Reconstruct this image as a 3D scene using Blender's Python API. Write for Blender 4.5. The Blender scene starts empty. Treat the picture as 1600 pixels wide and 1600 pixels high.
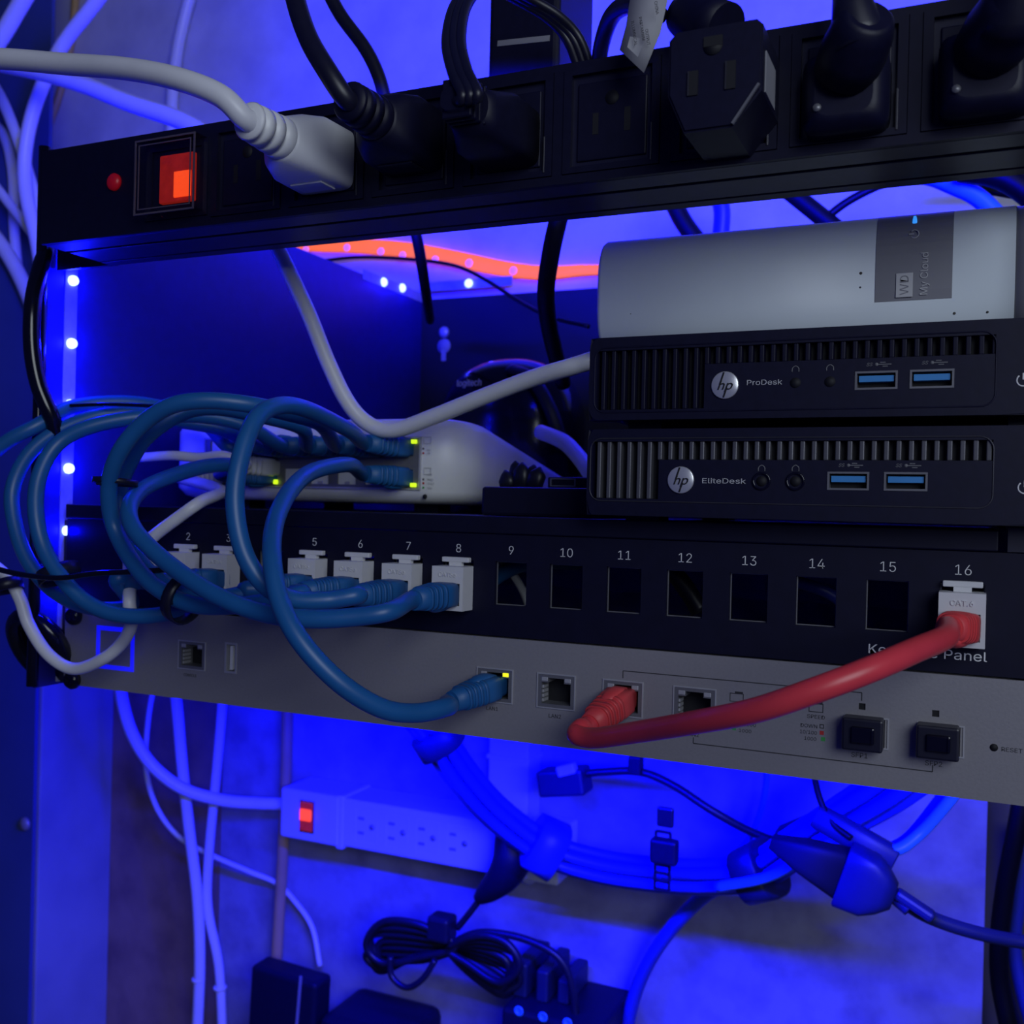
import bpy, bmesh, math, random
from mathutils import Vector, Matrix
random.seed(7)
SC = bpy.context.scene
COL = SC.collection
PI = math.pi

# ------------------------------------------------------------------ camera
# working units are millimetres, measured from the camera: X along the rack front, Y into the rack, Z up
CAM_H = 1300.0
F = 1600.0
TH = math.atan2(1600.0, 3540.0)
PHI = 0.025
PITCH = -0.003
r0 = Vector((math.cos(TH), math.sin(TH), 0)); d0 = Vector((-math.sin(TH), math.cos(TH), 0)); u0 = Vector((0, 0, 1))
dd = (d0 * math.cos(PITCH) + u0 * math.sin(PITCH)).normalized()
uu = (u0 * math.cos(PITCH) - d0 * math.sin(PITCH)).normalized()
RR = r0 * math.cos(PHI) + uu * math.sin(PHI)
UU = -r0 * math.sin(PHI) + uu * math.cos(PHI)
cam = bpy.data.cameras.new('camera')
cam.sensor_width = 36.0; cam.sensor_height = 36.0; cam.lens = 36.0 * F / 1600.0
cam.clip_start = 0.01; cam.clip_end = 20
cam.dof.use_dof = True; cam.dof.focus_distance = 0.40; cam.dof.aperture_fstop = 17.0
cam_ob = bpy.data.objects.new('camera', cam); COL.objects.link(cam_ob)
M = Matrix((RR, UU, -dd)).transposed().to_4x4(); M.translation = Vector((0, 0, CAM_H / 1000))
cam_ob.matrix_world = M
SC.camera = cam_ob

SC.view_settings.view_transform = 'Standard'
SC.view_settings.look = 'None'
SC.view_settings.exposure = 0.0
SC.view_settings.gamma = 1.0
SC.view_settings.use_curve_mapping = False

w = bpy.data.worlds.new('dim_room'); SC.world = w; w.use_nodes = True
w.node_tree.nodes['Background'].inputs[0].default_value = (0.06, 0.08, 0.75, 1)
w.node_tree.nodes['Background'].inputs[1].default_value = 0.11

BLUE = (0.0, 0.0, 1.0)
def mm(x, y, z): return Vector((x / 1000, y / 1000, (z + CAM_H) / 1000))
def light(name, kind, pos, energy, color, size=None, size_y=None, target=None, parent=None, rad=None, spread=None):
    l = bpy.data.lights.new(name, kind); l.energy = energy; l.color = color
    if kind == 'AREA':
        l.shape = 'RECTANGLE'; l.size = size / 1000; l.size_y = (size_y or size) / 1000
        if spread: l.spread = math.radians(spread)
    if rad: l.shadow_soft_size = rad / 1000
    o = bpy.data.objects.new(name, l); COL.objects.link(o)
    o.location = mm(*pos)
    if target:
        o.rotation_euler = (mm(*target) - mm(*pos)).to_track_quat('-Z', 'Y').to_euler()
    return o
# soft daylight of the room from behind and to the right of the camera
light('room_daylight', 'AREA', (560, -480, 360), 5.6, (0.82, 0.91, 1.0), 600, 600, (-150, 420, 20))
# added unseen lamp behind the power unit, turns the upper wall blue
light('blue_fill_behind', 'AREA', (-190, 402, 168), 5.0, BLUE, 400, 6, (-230, 800, 330), spread=68)
# added unseen lamp outside the left corner, brings blue to the upper left wall
light('blue_fill_corner', 'AREA', (-462, 410, 172), 1.5, BLUE, 20, 90, (-640, 800, 330), spread=140)
# added blue lamp under the left edge, for the post and hanging cables
light('blue_fill_side', 'AREA', (-446, 620, -104), 1.1, BLUE, 6, 300, (-812, 700, -330))
light('blue_strip_under', 'AREA', (-210, 500, -104), 8.0, BLUE, 460, 6, (-210, 800, -330))  # blue strip under the rack front, facing down and back

def ray(px, py): return RR * ((px - 800) / F) + UU * ((800 - py) / F) + dd
def P(px, py, Y):
    v = ray(px, py); return v * (Y / v.y)
def PX(px, py, X):
    v = ray(px, py); return v * (X / v.x)

# ------------------------------------------------------------------ materials
MATS = {}
def mat(name, col, rough=0.5, metal=0.0, var=0.12, scale=60.0, bump=0.0, emit=None, es=0.0, col2=None, coat=0.0, spec=0.5):
    m = bpy.data.materials.new(name); m.use_nodes = True; MATS[name] = m
    nt = m.node_tree; b = nt.nodes['Principled BSDF']
    tc = nt.nodes.new('ShaderNodeTexCoord'); nz = nt.nodes.new('ShaderNodeTexNoise')
    nz.inputs['Scale'].default_value = scale; nz.inputs['Detail'].default_value = 5
    nt.links.new(tc.outputs['Object'], nz.inputs['Vector'])
    cr = nt.nodes.new('ShaderNodeValToRGB')
    c2 = col2 or tuple(c * (1 - var * 2) for c in col)
    cr.color_ramp.elements[0].color = (*c2, 1); cr.color_ramp.elements[1].color = (*col, 1)
    cr.color_ramp.elements[0].position = 0.3; cr.color_ramp.elements[1].position = 0.62
    nt.links.new(nz.outputs['Fac'], cr.inputs['Fac']); nt.links.new(cr.outputs['Color'], b.inputs['Base Color'])
    b.inputs['Roughness'].default_value = rough; b.inputs['Metallic'].default_value = metal
    b.inputs['Coat Weight'].default_value = coat
    b.inputs['Specular IOR Level'].default_value = spec
    if bump:
        bp = nt.nodes.new('ShaderNodeBump'); bp.inputs['Strength'].default_value = bump; bp.inputs['Distance'].default_value = 0.001
        nt.links.new(nz.outputs['Fac'], bp.inputs['Height']); nt.links.new(bp.outputs['Normal'], b.inputs['Normal'])
    if emit:
        b.inputs['Emission Color'].default_value = (*emit, 1); b.inputs['Emission Strength'].default_value = es
    return m
mat('black_plastic', (0.005, 0.005, 0.024), 0.48, var=0.1, scale=300, bump=0.03, spec=0.28)  # blue veil of light is put into the base colours of the blacks
mat('black_metal', (0.007, 0.007, 0.03), 0.45, var=0.1, scale=200, bump=0.03)
mat('black_gloss', (0.005, 0.005, 0.014), 0.16, var=0.1, scale=100)
mat('black_anodised', (0.05, 0.05, 0.065), 0.42, 0.5, var=0.08, scale=200)
mat('black_rubber', (0.009, 0.009, 0.024), 0.4, var=0.1, scale=200)
mat('blue_lit_metal', (0.010, 0.010, 0.20), 0.45, var=0.05, scale=120, bump=0.03)  # black side panel with the blue LED glow put into its colour
mat('rib_grey', (0.10, 0.10, 0.12), 0.4, 0.3, var=0.05, scale=150)
mat('acrylic_edge', (0.10, 0.08, 0.11), 0.25, var=0.1)
mat('cord_black', (0.003, 0.003, 0.005), 0.5, var=0.05, spec=0.2)
mat('black_inner', (0.004, 0.004, 0.008), 0.7, var=0.1)
mat('panel_black', (0.004, 0.004, 0.022), 0.55, var=0.1, scale=150, bump=0.03, spec=0.25)  # navy part of this black stands for the blue haze
mat('grey_metal', (0.30, 0.29, 0.31), 0.46, 0.25, var=0.03, scale=900, bump=0.05)
mat('port_metal', (0.52, 0.52, 0.55), 0.4, 0.4, var=0.05)
mat('port_tin', (0.20, 0.20, 0.22), 0.4, 0.4, var=0.05)
mat('white_plastic', (0.74, 0.75, 0.76), 0.4, var=0.02, scale=40)
mat('white_cord', (0.72, 0.73, 0.76), 0.38, var=0.03, scale=60)
mat('white_jack', (0.66, 0.66, 0.68), 0.4, var=0.03, scale=60)
mat('nas_white', (0.60, 0.66, 0.74), 0.42, var=0.02, scale=50)
mat('nas_grey', (0.23, 0.23, 0.26), 0.4, 0.1, var=0.03)
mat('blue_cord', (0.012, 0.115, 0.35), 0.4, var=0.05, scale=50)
mat('blue_boot', (0.012, 0.11, 0.33), 0.5, var=0.05, scale=50)
mat('red_cord', (0.74, 0.055, 0.075), 0.36, var=0.06, scale=50)
mat('red_boot', (0.72, 0.06, 0.07), 0.5, var=0.06, scale=50)
mat('print_white', (0.78, 0.78, 0.78), 0.6, var=0.02)
mat('print_grey', (0.5, 0.5, 0.52), 0.6, var=0.02)
mat('print_dim', (0.16, 0.16, 0.17), 0.6, var=0.02)
mat('print_black', (0.03, 0.03, 0.035), 0.6, var=0.02)
mat('emboss_white', (0.66, 0.66, 0.68), 0.35, var=0.02)
mat('chrome', (0.72, 0.72, 0.74), 0.25, 0.6, var=0.02)
mat('usb_blue', (0.05, 0.25, 0.6), 0.4, var=0.05)
mat('slot_tan', (0.06, 0.055, 0.05), 0.6, var=0.1)
mat('tag_paper', (0.32, 0.32, 0.35), 0.7, var=0.03)
mat('grey_label', (0.25, 0.25, 0.28), 0.6, var=0.05)
mat('led_tape', (0.30, 0.30, 0.40), 0.5, var=0.1, scale=150)
mat('led_lens', (0.5, 0.6, 0.9), 0.3, var=0.02, emit=(0.45, 0.62, 1.0), es=2.4)
mat('green_led', (0.4, 0.6, 0.05), 0.3, var=0.02, emit=(0.62, 0.92, 0.01), es=1.1)
mat('yellow_led', (0.6, 0.6, 0.05), 0.3, var=0.02, emit=(0.9, 0.92, 0.01), es=1.0)
mat('sky_led', (0.1, 0.4, 0.8), 0.3, var=0.02, emit=(0.03, 0.28, 0.9), es=0.9)
mat('blue_ring', (0.1, 0.1, 0.8), 0.3, var=0.02, emit=(0.0, 0.0, 1.0), es=0.75)
mat('red_lamp', (0.45, 0.01, 0.02), 0.35, var=0.1, emit=(0.5, 0.0, 0.01), es=0.12)
mat('red_rocker', (0.5, 0.02, 0.02), 0.35, var=0.4, scale=180, col2=(0.25, 0.0, 0.01), emit=(0.75, 0.03, 0.01), es=0.22)
mat('hot_rocker', (0.8, 0.1, 0.02), 0.3, var=0.1, emit=(1.0, 0.07, 0.01), es=1.0)
mat('orange_glow', (0.8, 0.25, 0.015), 0.6, var=0.05, spec=0.1, emit=(1.0, 0.15, 0.035), es=0.92)
mat('pink_dot', (0.7, 0.4, 0.6), 0.4, var=0.05, emit=(0.75, 0.16, 0.45), es=0.8)
mat('wall_paint', (0.60, 0.60, 0.66), 0.65, scale=26, bump=0.35, col2=(0.48, 0.48, 0.56))
mat('wall_blue_lit', (0.29, 0.29, 0.42), 0.85, scale=38, bump=0.6, col2=(0.19, 0.18, 0.29))  # lower wall colour shifted to blue to carry the saturated blue light
mat('wall_brown', (0.30, 0.19, 0.17), 0.85, scale=22, bump=0.5, col2=(0.17, 0.10, 0.11))
mat('wood_post', (0.28, 0.30, 0.42), 0.7, scale=12, bump=0.2, col2=(0.2, 0.22, 0.34))  # blue light on the post's right face is put into the wood colour
mat('post_shaded', (0.05, 0.08, 0.26), 0.6, scale=12, bump=0.1, col2=(0.04, 0.065, 0.22))  # post front: shade and blue spill put into its colour
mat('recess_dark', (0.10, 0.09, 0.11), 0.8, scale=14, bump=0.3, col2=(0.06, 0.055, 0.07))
mat('tan_pipe', (0.62, 0.40, 0.14), 0.5, scale=40, var=0.08)
mat('strip_white', (0.62, 0.64, 0.70), 0.45, scale=40, var=0.02)
mat('lit_blue_cord', (0.02, 0.035, 0.36), 0.45, var=0.06, scale=60)  # lit copy of the blue cord, blue light put into its colour
mat('blue_plug', (0.012, 0.018, 0.055), 0.45, var=0.06, scale=60)
mat('teal_cord', (0.05, 0.30, 0.55), 0.42, var=0.06, scale=60)
mat('floor_concrete', (0.25, 0.24, 0.24), 0.8, scale=6, bump=0.2)
# clear acrylic
m = bpy.data.materials.new('clear_acrylic'); m.use_nodes = True; MATS['clear_acrylic'] = m
nt = m.node_tree; nt.nodes.remove(nt.nodes['Principled BSDF'])
tr = nt.nodes.new('ShaderNodeBsdfTransparent'); gl = nt.nodes.new('ShaderNodeBsdfGlossy'); fr = nt.nodes.new('ShaderNodeLayerWeight'); mx = nt.nodes.new('ShaderNodeMixShader')
tr.inputs[0].default_value = (0.94, 0.93, 0.95, 1); gl.inputs['Roughness'].default_value = 0.12
nz = nt.nodes.new('ShaderNodeTexNoise'); nz.inputs['Scale'].default_value = 40
mr = nt.nodes.new('ShaderNodeMapRange'); mr.inputs['To Min'].default_value = 0.08; mr.inputs['To Max'].default_value = 0.14
nt.links.new(nz.outputs['Fac'], mr.inputs['Value']); nt.links.new(mr.outputs['Result'], fr.inputs['Blend'])
nt.links.new(fr.outputs['Fresnel'], mx.inputs[0]); nt.links.new(tr.outputs[0], mx.inputs[1]); nt.links.new(gl.outputs[0], mx.inputs[2])
nt.links.new(mx.outputs[0], nt.nodes['Material Output'].inputs['Surface'])

# ------------------------------------------------------------------ mesh helpers (millimetres)
class MB:
    def __init__(s): s.bm = bmesh.new()
    def _merge(s, b):
        me = bpy.data.meshes.new('tmp'); b.to_mesh(me); b.free(); s.bm.from_mesh(me); bpy.data.meshes.remove(me)
    def box(s, x0, x1, y0, y1, z0, z1, bev=0.0, seg=2, rot=None, piv=None, edges=None):
        b = bmesh.new(); bmesh.ops.create_cube(b, size=1)
        bmesh.ops.scale(b, vec=(x1 - x0, y1 - y0, z1 - z0), verts=b.verts)
        bmesh.ops.translate(b, vec=((x0 + x1) / 2, (y0 + y1) / 2, (z0 + z1) / 2), verts=b.verts)
        if bev:
            es = list(b.edges)
            if edges:
                ax = 'xyz'.index(edges); es = [e for e in es if abs((e.verts[0].co - e.verts[1].co)[ax]) > 1e-4]
            bmesh.ops.bevel(b, geom=es, offset=bev, segments=seg, profile=0.5, affect='EDGES')
        if rot is not None: bmesh.ops.rotate(b, cent=piv or (0, 0, 0), matrix=rot, verts=b.verts)
        s._merge(b); return s
    def rings(s, rings, cap=True, closed=False):
        vs = [[s.bm.verts.new(p) for p in r] for r in rings]
        n = len(vs[0]); k = len(vs)
        for i in range(k if closed else k - 1):
            a, c = vs[i], vs[(i + 1) % k]
            for j in range(n):
                f = s.bm.faces.new((a[j], a[(j + 1) % n], c[(j + 1) % n], c[j])); f.smooth = True
        if cap and not closed:
            try: s.bm.faces.new(list(reversed(vs[0]))); s.bm.faces.new(vs[-1])
            except ValueError: pass
        return s
    def cyl(s, p0, p1, r0_, r1_=None, n=20):
        p0 = Vector(p0); p1 = Vector(p1); r1_ = r0_ if r1_ is None else r1_
        t = (p1 - p0).normalized(); a = t.orthogonal().normalized(); c = t.cross(a)
        f = lambda p, r: [p + (a * math.cos(2 * PI * i / n) + c * math.sin(2 * PI * i / n)) * r for i in range(n)]
        return s.rings([f(p0, r0_), f(p1, r1_)])
    def lathe(s, p0, axis, prof, n=24):          # prof: (distance, radius)
        p0 = Vector(p0); t = Vector(axis).normalized(); a = t.orthogonal().normalized(); c = t.cross(a)
        return s.rings([[p0 + t * d + (a * math.cos(2 * PI * i / n) + c * math.sin(2 * PI * i / n)) * max(r, 0.01) for i in range(n)] for d, r in prof])
    def tube(s, pts, r, n=12, sub=8, flat=1.0, closed=False):
        pts = spline(pts, sub, closed); s.rings(frames(pts, r, n, flat, closed), closed=closed); return s
    def loft(s, p0, axis, up, secs, n=24):       # secs: (dist, half width, half height, squareness 2..8)
        t = Vector(axis).normalized(); u = Vector(up).normalized(); a = t.cross(u).normalized(); u = a.cross(t); p0 = Vector(p0)
        rs = []
        for d, hw, hh, k in secs:
            r = []
            for i in range(n):
                th = 2 * PI * (i + 0.5) / n; c, q = math.cos(th), math.sin(th)
                r.append(p0 + t * d + a * (hw * math.copysign(abs(c) ** (2 / k), c)) + u * (hh * math.copysign(abs(q) ** (2 / k), q)))
            rs.append(r)
        return s.rings(rs)
    def prism(s, poly, y0, y1):                  # poly in (x, z)
        a = [s.bm.verts.new((x, y0, z)) for x, z in poly]; c = [s.bm.verts.new((x, y1, z)) for x, z in poly]
        n = len(poly); s.bm.faces.new(a); s.bm.faces.new(list(reversed(c)))
        for i in range(n): s.bm.faces.new((a[i], c[i], c[(i + 1) % n], a[(i + 1) % n]))
        return s
    def plate(s, x0, x1, z0, z1, y0, y1, holes):  # a plate with rectangular holes (hx0, hx1, hz0, hz1)
        xs = sorted({x0, x1, *[h[0] for h in holes], *[h[1] for h in holes]}); zs = sorted({z0, z1, *[h[2] for h in holes], *[h[3] for h in holes]})
        inh = lambda x, z: any(h[0] < x < h[1] and h[2] < z < h[3] for h in holes)
        solid = {(i, j): not inh((xs[i] + xs[i + 1]) / 2, (zs[j] + zs[j + 1]) / 2) for i in range(len(xs) - 1) for j in range(len(zs) - 1)}
        vc = {}
        def v(i, j, k):
            if (i, j, k) not in vc: vc[i, j, k] = s.bm.verts.new((xs[i], (y0, y1)[k], zs[j]))
            return vc[i, j, k]
        for (i, j), ok in solid.items():
            if not ok: continue
            s.bm.faces.new((v(i, j, 0), v(i + 1, j, 0), v(i + 1, j + 1, 0), v(i, j + 1, 0)))
            s.bm.faces.new((v(i, j, 1), v(i, j + 1, 1), v(i + 1, j + 1, 1), v(i + 1, j, 1)))
            for di, dj, e in ((-1, 0, ((i, j), (i, j + 1))), (1, 0, ((i + 1, j + 1), (i + 1, j))), (0, -1, ((i + 1, j), (i, j))), (0, 1, ((i, j + 1), (i + 1, j + 1)))):
                if not solid.get((i + di, j + dj), False):
                    (a, b), (c, d) = e
                    s.bm.faces.new((v(a, b, 0), v(c, d, 0), v(c, d, 1), v(a, b, 1)))
        return s
    def build(s, name, m, parent=None, loc=None, smooth=False):
        bm = s.bm
        bmesh.ops.recalc_face_normals(bm, faces=bm.faces)
        if parent is not None: org = Vector(parent['_o'])
        elif loc is not None: org = Vector(loc)
        else:
            xs = [v.co for v in bm.verts]
            org = Vector(((min(c.x for c in xs) + max(c.x for c in xs)) / 2, (min(c.y for c in xs) + max(c.y for c in xs)) / 2, min(c.z for c in xs)))
        for v in bm.verts: v.co = (v.co - org) * 0.001
        if smooth:
            for f in bm.faces: f.smooth = True
        me = bpy.data.meshes.new(name); bm.to_mesh(me); bm.free(); me.materials.append(MATS[m])
        o = bpy.data.objects.new(name, me); COL.objects.link(o); o['_o'] = list(org)
        if parent is not None: o.parent = parent
        else: o.location = mm(*org)
        return o
def spline(pts, sub=8, closed=False):
    pts = [Vector(p) for p in pts]; out = []
    n = len(pts)
    if closed: ext = [pts[-1]] + pts + [pts[0], pts[1]]
    else: ext = [pts[0] * 2 - pts[1]] + pts + [pts[-1] * 2 - pts[-2]]
    for i in range(1, len(ext) - 2):
        a, b, c, d = ext[i - 1:i + 3]
        # centripetal-like tension: uniform catmull-rom
        for k in range(sub):
            t = k / sub
            out.append(0.5 * ((2 * b) + (c - a) * t + (2 * a - 5 * b + 4 * c - d) * t * t + (3 * b - a - 3 * c + d) * t ** 3))
    if not closed: out.append(pts[-1])
    return out
def frames(pts, r, n, flat=1.0, closed=False):
    rs = []; k = len(pts); prev = None
    for i, p in enumerate(pts):
        if closed: t = pts[(i + 1) % k] - pts[i - 1]
        else: t = pts[min(i + 1, k - 1)] - pts[max(i - 1, 0)]
        t.normalize()
        a = t.orthogonal().normalized() if prev is None else (prev - t * prev.dot(t)).normalized()
        prev = a; c = t.cross(a); rr = r(i / (k - 1)) if callable(r) else r
        rs.append([p + a * (math.cos(2 * PI * j / n) * rr) + c * (math.sin(2 * PI * j / n) * rr * flat) for j in range(n)])
    return rs
def tag(o, label, cat, group=None):
    o['label'] = label; o['category'] = cat
    if group: o['group'] = group
    return o
def thing(name, label, cat, loc, group=None):
    o = bpy.data.objects.new(name, None); COL.objects.link(o); o.empty_display_size = 0.01
    o.location = mm(*loc); o['_o'] = list(loc); return tag(o, label, cat, group)
def struct(name, mb, m):
    o = mb.build(name, m); o['kind'] = 'structure'; return o
try: FONT = bpy.data.fonts.load(bpy.utils.system_resource('DATAFILES') + '/fonts/Inter.woff2')
except Exception: FONT = None
def text(name, s, cap, pos, m, parent, right=(1, 0, 0), up=(0, 0, 1), align='CENTER', ext=0.12, shear=0.0, sx=1.0, bold=0.0, width=None):
    cu = bpy.data.curves.new('txt', 'FONT'); cu.body = s
    if FONT: cu.font = FONT
    cu.size = cap / 0.69; cu.align_x = align; cu.align_y = 'CENTER'
    cu.extrude = ext; cu.shear = shear; cu.offset = bold; cu.resolution_u = 3
    ob = bpy.data.objects.new('txt', cu); me = bpy.data.meshes.new_from_object(ob)
    bpy.data.objects.remove(ob); bpy.data.curves.remove(cu)
    if width:
        w_ = max(v.co.x for v in me.vertices) - min(v.co.x for v in me.vertices); sx = width / w_
    R_ = Vector(right).normalized(); U_ = Vector(up).normalized(); N_ = R_.cross(U_); org = Vector(parent['_o']); p = Vector(pos)
    for v in me.vertices: v.co = (p + R_ * (v.co.x * sx) + U_ * v.co.y + N_ * v.co.z - org) * 0.001
    me.materials.append(MATS[m]); o = bpy.data.objects.new(name, me); COL.objects.link(o); o['_o'] = list(org); o.parent = parent
    return o
def copy_tree(o, parent=None, delta=None):
    c = o.copy(); COL.objects.link(c)
    if parent is not None: c.parent = parent
    if delta is not None:
        c.location = o.location + Vector(delta) * 0.001; 
    for ch in list(o.children): copy_tree(ch, c)
    return c

# ------------------------------------------------------------------ measured planes
YF = 401.0                      # front plane of the rack panels
XL = -448.0                     # inner face of the left side panel
XR = 36.0
WALL = 800.0
TOP, BOT = 184.0, -99.5

# ------------------------------------------------------------------ room shell
XP = -812.0                     # right face of the left post
xb = P(345, 1300, WALL).x
struct('wall_back', MB().prism([(XP - 120, -60), (420, -60), (420, 900), (XP - 120, 900)], WALL, WALL + 16), 'wall_paint')
struct('wall_back_lower', MB().box(xb, 13, WALL, WALL + 16, -900, -60), 'wall_blue_lit')
struct('wall_left_board', MB().box(XP - 300, xb, WALL + 3, WALL + 16, -900, -60), 'wall_brown')
struct('wall_right_recess', MB().box(13, 420, WALL + 60, WALL + 70, -900, -60), 'recess_dark')
struct('trim_1', MB().box(XP - 190, XP, WALL - 88, WALL + 3, -900, -30, 1.5), 'wood_post')
struct('wall_left', MB().box(XP - 900, XP - 3, WALL - 93, WALL - 89, -900, 900), 'post_shaded')
struct('floor', MB().box(-1800, 900, -1200, WALL + 80, -1310, -1300), 'floor_concrete')
sc = thing('wall_screw', 'small round screw head in the dark left panel below the rack', 'screw', P(40, 1287, WALL - 93))
c = Vector(sc['_o'])
MB().lathe(c, (0, -1, 0), [(0, 6.5), (1.5, 6.5), (3.5, 4.5), (4.2, 0)], 20).build('head', 'grey_metal', sc)

# ------------------------------------------------------------------ rack frame
rack = thing('equipment_rack', 'open-top black metal wall rack box holding the stacked network gear', 'rack', (-206, 600, BOT))
lp = MB().box(XL - 2.5, XL, 388, 790, BOT - 1, TOP, 0.6).build('side_panel', 'blue_lit_metal', rack)
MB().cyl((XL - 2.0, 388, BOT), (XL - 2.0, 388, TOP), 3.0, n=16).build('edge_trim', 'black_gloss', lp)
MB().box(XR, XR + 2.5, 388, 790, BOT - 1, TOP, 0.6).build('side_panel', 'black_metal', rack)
bp = MB().box(XL, XR, 788, 790, BOT - 1, TOP - 2).build('back_panel', 'black_inner', rack)
MB().box(XL, XL + 18, YF + 3.2, YF + 5, BOT, -12).build('rail', 'black_metal', rack)
MB().box(XR - 18, XR, YF + 3.2, YF + 5, BOT, -12).build('rail', 'black_metal', rack)
# keyhole mounting screw on the back panel
k = P(694, 530, 788)
ks = thing('mounting_screw', 'pale screw in the pear-shaped hanging hole of the rack back panel', 'screw', k)
MB().lathe(k + Vector((0, 0, 6)), (0, -1, 0), [(0, 5), (1, 5), (3, 3.5), (3.6, 0)], 16).build('head', 'port_metal', ks)
MB().lathe(k + Vector((0, 0, -6)), (0, -1, 0), [(0, 6.5), (0.4, 6.5), (0.5, 0)], 20).box(k.x - 2.3, k.x + 2.3, 787.5, 788, k.z - 19, k.z - 9, 0.2).build('keyhole', 'tag_paper', ks)

# ------------------------------------------------------------------ led strips
def led_thing(label, pts, nrm, along, tape):
    t = thing('led_strip', label, 'light strip', pts[-1], 'blue light strips on the rack')
    tape.build('tape', 'led_tape', t)
    for p in pts:
        n_ = Vector(nrm)
        MB().lathe(Vector(p) + n_ * 0.6, n_, [(0, 2.7), (1.2, 2.9), (2.6, 2.5), (3.4, 1.5), (3.7, 0)], 16).build('led', 'led_lens', t)
        l = light('led_glow', 'POINT', Vector(p) + n_ * 9 + Vector((0, -4, 0)), 0.08, BLUE, rad=2.0)
    return t
lys = [437, 536, 632, 732, 829, 930, 1022]
Y_led = PX(104, 732, XL).y
zs = [PX(104, y, XL).z for y in lys]
led_thing('vertical blue light strip running down the inside of the left rack side', [(XL, Y_led, z) for z in zs], (1, 0, 0), (0, 0, 1),
          MB().box(XL, XL + 0.6, Y_led - 4, Y_led + 4, zs[-1] - 14, zs[0] + 14))
bl = [PX(598, 441, XL), PX(627, 450, XL), Vector(P(733, 443, 786))]
t = thing('led_strip', 'short blue light strip along the top back corner of the rack', 'light strip', bl[1], 'blue light strips on the rack')
MB().box(XL, XL + 0.6, bl[0].y - 30, 787, bl[0].z - 4, bl[0].z + 4).box(XL, bl[2].x + 40, 787, 787.6, bl[2].z - 4, bl[2].z + 4).build('tape', 'led_tape', t)
for i, p in enumerate(bl):
    n_ = Vector((1, 0, 0)) if i < 2 else Vector((0, -1, 0))
    MB().lathe(p + n_ * 0.6, n_, [(0, 3.6), (0.8, 3.6), (2.2, 2.8), (2.6, 0)], 16).build('led', 'led_lens', t)
    light('led_glow', 'POINT', p + n_ * 6, 0.02, BLUE, rad=2.0)

# ------------------------------------------------------------------ rack shelf
sh = thing('rack_shelf', 'black sheet metal shelf carrying the switch and the small computers', 'shelf', (-200, 560, -11))
xs1 = P(1560, 845, YF).x
MB().box(XL + 6, xs1, YF, 720, -4.7, -3.45).build('tray', 'panel_black', sh)
MB().box(XL + 6, xs1, YF - 1.2, YF, -10.8, -3.3, 0.5).build('front_lip', 'panel_black', sh)
MB().box(xs1 + 3, XR, YF, YF + 2, -10.8, -2.2).build('bracket', 'black_metal', sh)

# ------------------------------------------------------------------ keystone panel and jacks
XK = lambda n: P(1505, 892, YF).x - 25.4 * (16 - n)
KZ0, KZ1 = -55.0, -11.2; EARL = P(101, 1000, YF).x
KH = (-41.6, -22.8)
kp = thing('patch_bay', 'black patch panel with sixteen numbered openings above the grey gateway', 'patch panel', (-205, YF, KZ0))
MB().plate(EARL, XR, KZ0, KZ1, YF, YF + 2, [(XK(n) - 7.4, XK(n) + 7.4, *KH) for n in range(1, 17)]).build('faceplate', 'panel_black', kp)
MB().plate(EARL, XR, KZ0, KZ1, YF + 2, YF + 2.4, [(XK(n) - 7.0, XK(n) + 7.0, KH[0] + .4, KH[1] - .4) for n in range(1, 17)]).build('backing', 'port_tin', kp)
for n in range(1, 17):
    text('port_number', str(n), 5.0, (XK(n), YF - 0.05, -17.8), 'print_white', kp, ext=0.05, bold=-0.07)
text('lettering', 'Keystone Panel', 4.6, (P(1355, 1015, YF).x, YF - 0.05, -48.4), 'print_white', kp, align='LEFT', ext=0.05, width=P(1540, 1025, YF).x - P(1355, 1015, YF).x)
JL = {1: 'white jack behind the looping blue cables, under printed number 1', 2: 'white jack under printed number 2', 3: 'white jack under printed number 3',
      5: 'white jack under printed number 5', 6: 'white jack under printed number 6', 7: 'white jack under printed number 7',
      8: 'white jack under printed number 8, ending the left row', 16: 'white jack under printed number 16 with the red cable'}
proto = None
def jack_mesh(t, x):
    y0 = YF - 10
    z0, z1 = -44.5, -25.5
    MB().plate(x - 7.6, x + 7.6, z0, z1, y0, YF - 0.3, [(x - 6.0, x + 6.0, z0 + 2.2, z0 + 11.8)]).box(x - 6.9, x + 6.9, YF, YF + 18, z0 + 2, z1).build('body', 'white_jack', t)
    MB().box(x - 6.6, x + 6.6, YF - 3.2, YF - 0.4, z1 + 1.6, z1 + 3.8, 0.4).box(x - 3, x + 3, YF - 3, YF - 0.4, z1 - 1, z1 + 2).build('latch', 'white_jack', t)
    MB().box(x - 6.0, x + 6.0, YF - 1, YF - 0.2, z0 + 2.2, z0 + 11.8).build('socket', 'black_inner', t)
for n in (1, 2, 3, 5, 6, 7, 8, 16):
    if n in (1, 16):
        t = thing('keystone_jack', '', 'jack', (XK(n), YF - 10, -44.5), 'white keystone jacks')
        jack_mesh(t, XK(n))
        text('embossing', 'CAT.6' if n == 16 else 'CAT5e', 2.6, (XK(n), YF - 10.1, -29.0), 'emboss_white', t, ext=0.25)
        if n == 1: proto = t
    else:
        t = copy_tree(proto, None, (XK(n) - XK(1), 0, 0))
    t['label'] = JL[n]

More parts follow.
